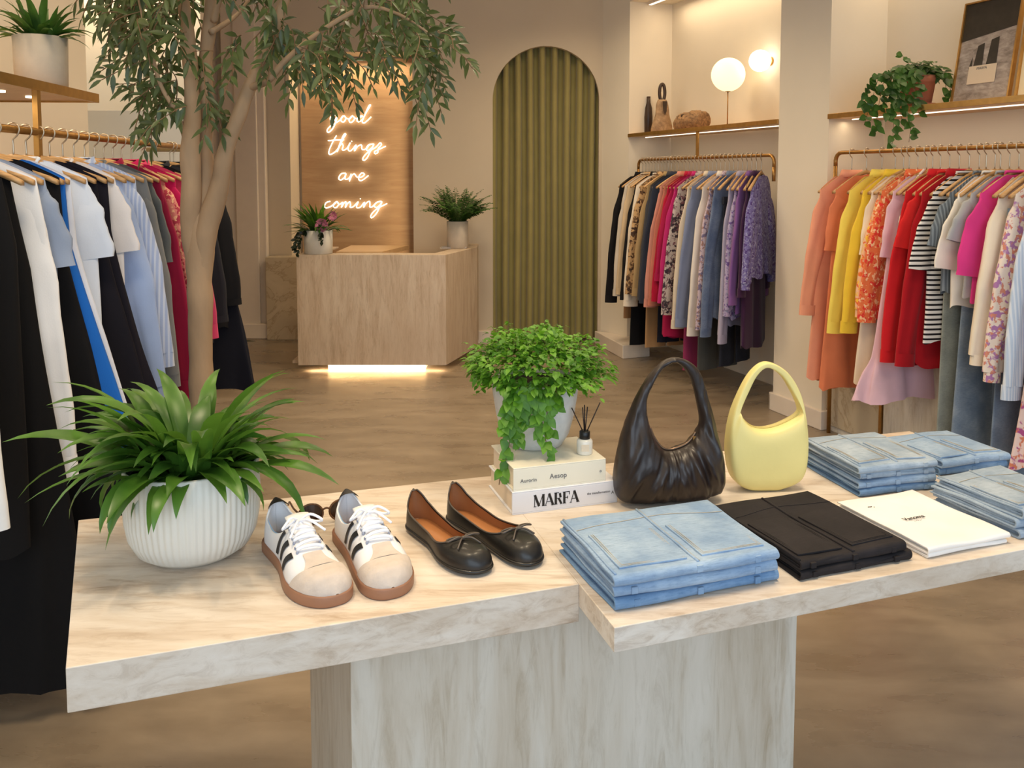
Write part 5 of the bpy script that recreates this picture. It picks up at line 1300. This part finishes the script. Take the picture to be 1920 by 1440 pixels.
mb = MB(); mb.box(b*.24, -.004, FH*.19, b*.72, -.002, FH*.365); mb.build('caption_card', M('cream_card', RGB(226, 206, 180), .7, var=.02), t, False)
text('card_lettering', 'MARFA', .018, t, (b*.38, -.0045, FH*.325), (PI/2, 0, 0), INKG)
q2 = Rp(1905, -.17, 2.104*U)
t = thing('picture_frame', 'pale picture in a brass frame at the right edge of the shelf', 'picture', q2, RA); t.rotation_euler = (math.radians(-8), 0, RA)
mb = MB(); mb.box(0, -.01, 0, .010, .01, .46); mb.box(.010, -.01, 0, .4, .01, .010); mb.box(.39, -.01, .01, .40, .01, .46); mb.box(.01, -.01, .45, .39, .01, .46); mb.build('frame', BRASS, t, False)
mb = MB(); mb.box(.010, 0, .010, .39, .004, .45); mb.build('picture_print', M('cream_print', RGB(244, 228, 190), .5, var=.03), t, False)
# objects on the far shelf
def far(px, off): return Rp(px, off, 2.104*U)
q = far(1371, -.2)
t = thing('globe_lamp', 'glowing cream globe table lamp on a thin stem on the far shelf', 'lamp', q)
r = 31/F*q.y; zc = D(1364, 140, q.y).z - q.z
mb = MB(); mb.ball((0, 0, zc), r, 32, 20); mb.build('globe_shade', EM('globe_glow', (1, .84, .52, 1), .95), t)
mb = MB(); mb.tube([(0, 0, 0.01), (0, 0, zc-r+.004)], .004, 8); mb.build('stem', BRASSD, t)
mb = MB(); mb.lathe([(.05, 0), (.05, .008), (.01, .012)], 28); mb.build('base', BRASSD, t)
mb = MB(); mb.lathe([(.018, zc-r-.002), (.02, zc-r+.008)], 20); mb.build('collar', BRASSD, t)
q = Rp(1450, -ND, 0); zz = D(1420, 115, q.y).z
t = thing('wall_lamp', 'small bright white globe wall lamp high in the far niche', 'lamp', (q.x, q.y, zz), math.atan2(-.339, -.941))
mb = MB(); mb.lathe([(.03, 0), (.03, .012), (.01, .016)], 24); mb.v = [(v[2], v[1], v[0]) for v in mb.v]; mb.build('wall_plate', BRASS, t)
mb = MB(); mb.ball((.09, 0, 0), 20/F*q.y, 28, 16); mb.build('globe_bulb', EM('bright_globe_glow', (1, .93, .78, 1), 3), t)
mb = MB(); mb.tube([(.012, 0, 0), (.03, 0, 0)], .006, 8); mb.build('arm', BRASS, t)
CARV = wood_mat('carved_stone', RGB(120, 92, 66), RGB(190, 156, 118), (6, 6, 6), .7); DKV = M('dark_vase_glaze', RGB(58, 40, 28), .4, var=.3)
q = far(1224, -.2); hh = (245-176)/F*q.y
t = thing('vase', 'slim dark brown vase at the left end of the far shelf', 'vase', q)
mb = MB(); mb.lathe([(.026, 0), (.032, .01), (.034, hh*.45), (.028, hh*.7), (.016, hh*.85), (.014, hh), (.010, hh), (.010, hh*.9), (0, hh*.88)], 28); mb.build('body', DKV, t)
mb = MB(); mb.lathe([(.014, hh-.004), (.0175, hh), (.014, hh+.003)], 24); mb.build('lip', DKV, t)
q = far(1249, -.2); hh = (245-152)/F*q.y
t = thing('sculpture', 'carved stone sculpture with an open loop top beside the slim vase', 'sculpture', q, .3)
mb = MB(); pts = []; 
for j in range(15):
    v = j/14; z = hh*.66*v; rx = .088*(1-.62*v**1.5) + .006*math.sin(9*v); ry = .05*(1-.5*v)
    for i in range(24):
        a = 2*PI*i/24; pts.append((rx*math.cos(a)*(1+.06*math.sin(3*a+4*v)), ry*math.sin(a), z))
mb.grid(pts, 24, 15, cu=True); mb.f.append(tuple(range(24))); mb.f.append(tuple(14*24+i for i in range(24))); mb.build('body', CARV, t)
mb = MB(); mb.tube([(.026*math.cos(a)*.9, 0, hh*.80 + hh*.17*math.sin(a)) for a in [2*PI*i/28 for i in range(28)]], .013, 10, closed=True); mb.build('loop', DKV, t)
mb = MB(); mb.poly([(-.02, -.047, hh*.62), (.022, -.047, hh*.62), (.016, -.049, hh*.42), (.0, -.052, hh*.34), (-.014, -.049, hh*.44)]); mb.build('painted_hollow_shade', DKV, t, False)  # flat dark patch paints the shade of a hollow, body is solid
q = far(1305, -.2)
t = thing('driftwood', 'gnarled piece of driftwood lying between the sculpture and the globe lamp', 'driftwood', q, RA)
mb = MB(); P, Rr = knob([(-.20, 0, .05), (-.12, .01, .055), (-.02, 0, .06), (.08, -.01, .065), (.17, 0, .06)], [.036, .060, .052, .062, .044], 3); Rr = [r_*(1+.18*math.sin(i*1.3)) for i, r_ in enumerate(Rr)]; mb.tube(P, Rr, 12)
mb.build('log', wood_mat('driftwood_brown', RGB(92, 66, 44), RGB(176, 136, 94), (4, 14, 14), .8), t)
mb = MB(); P, Rr = knob([(-.16, -.02, .07), (-.10, -.03, .10), (-.03, -.02, .115)], [.02, .024, .010], 5); mb.tube(P, Rr, 8); mb.build('branch_stub', DKV, t)
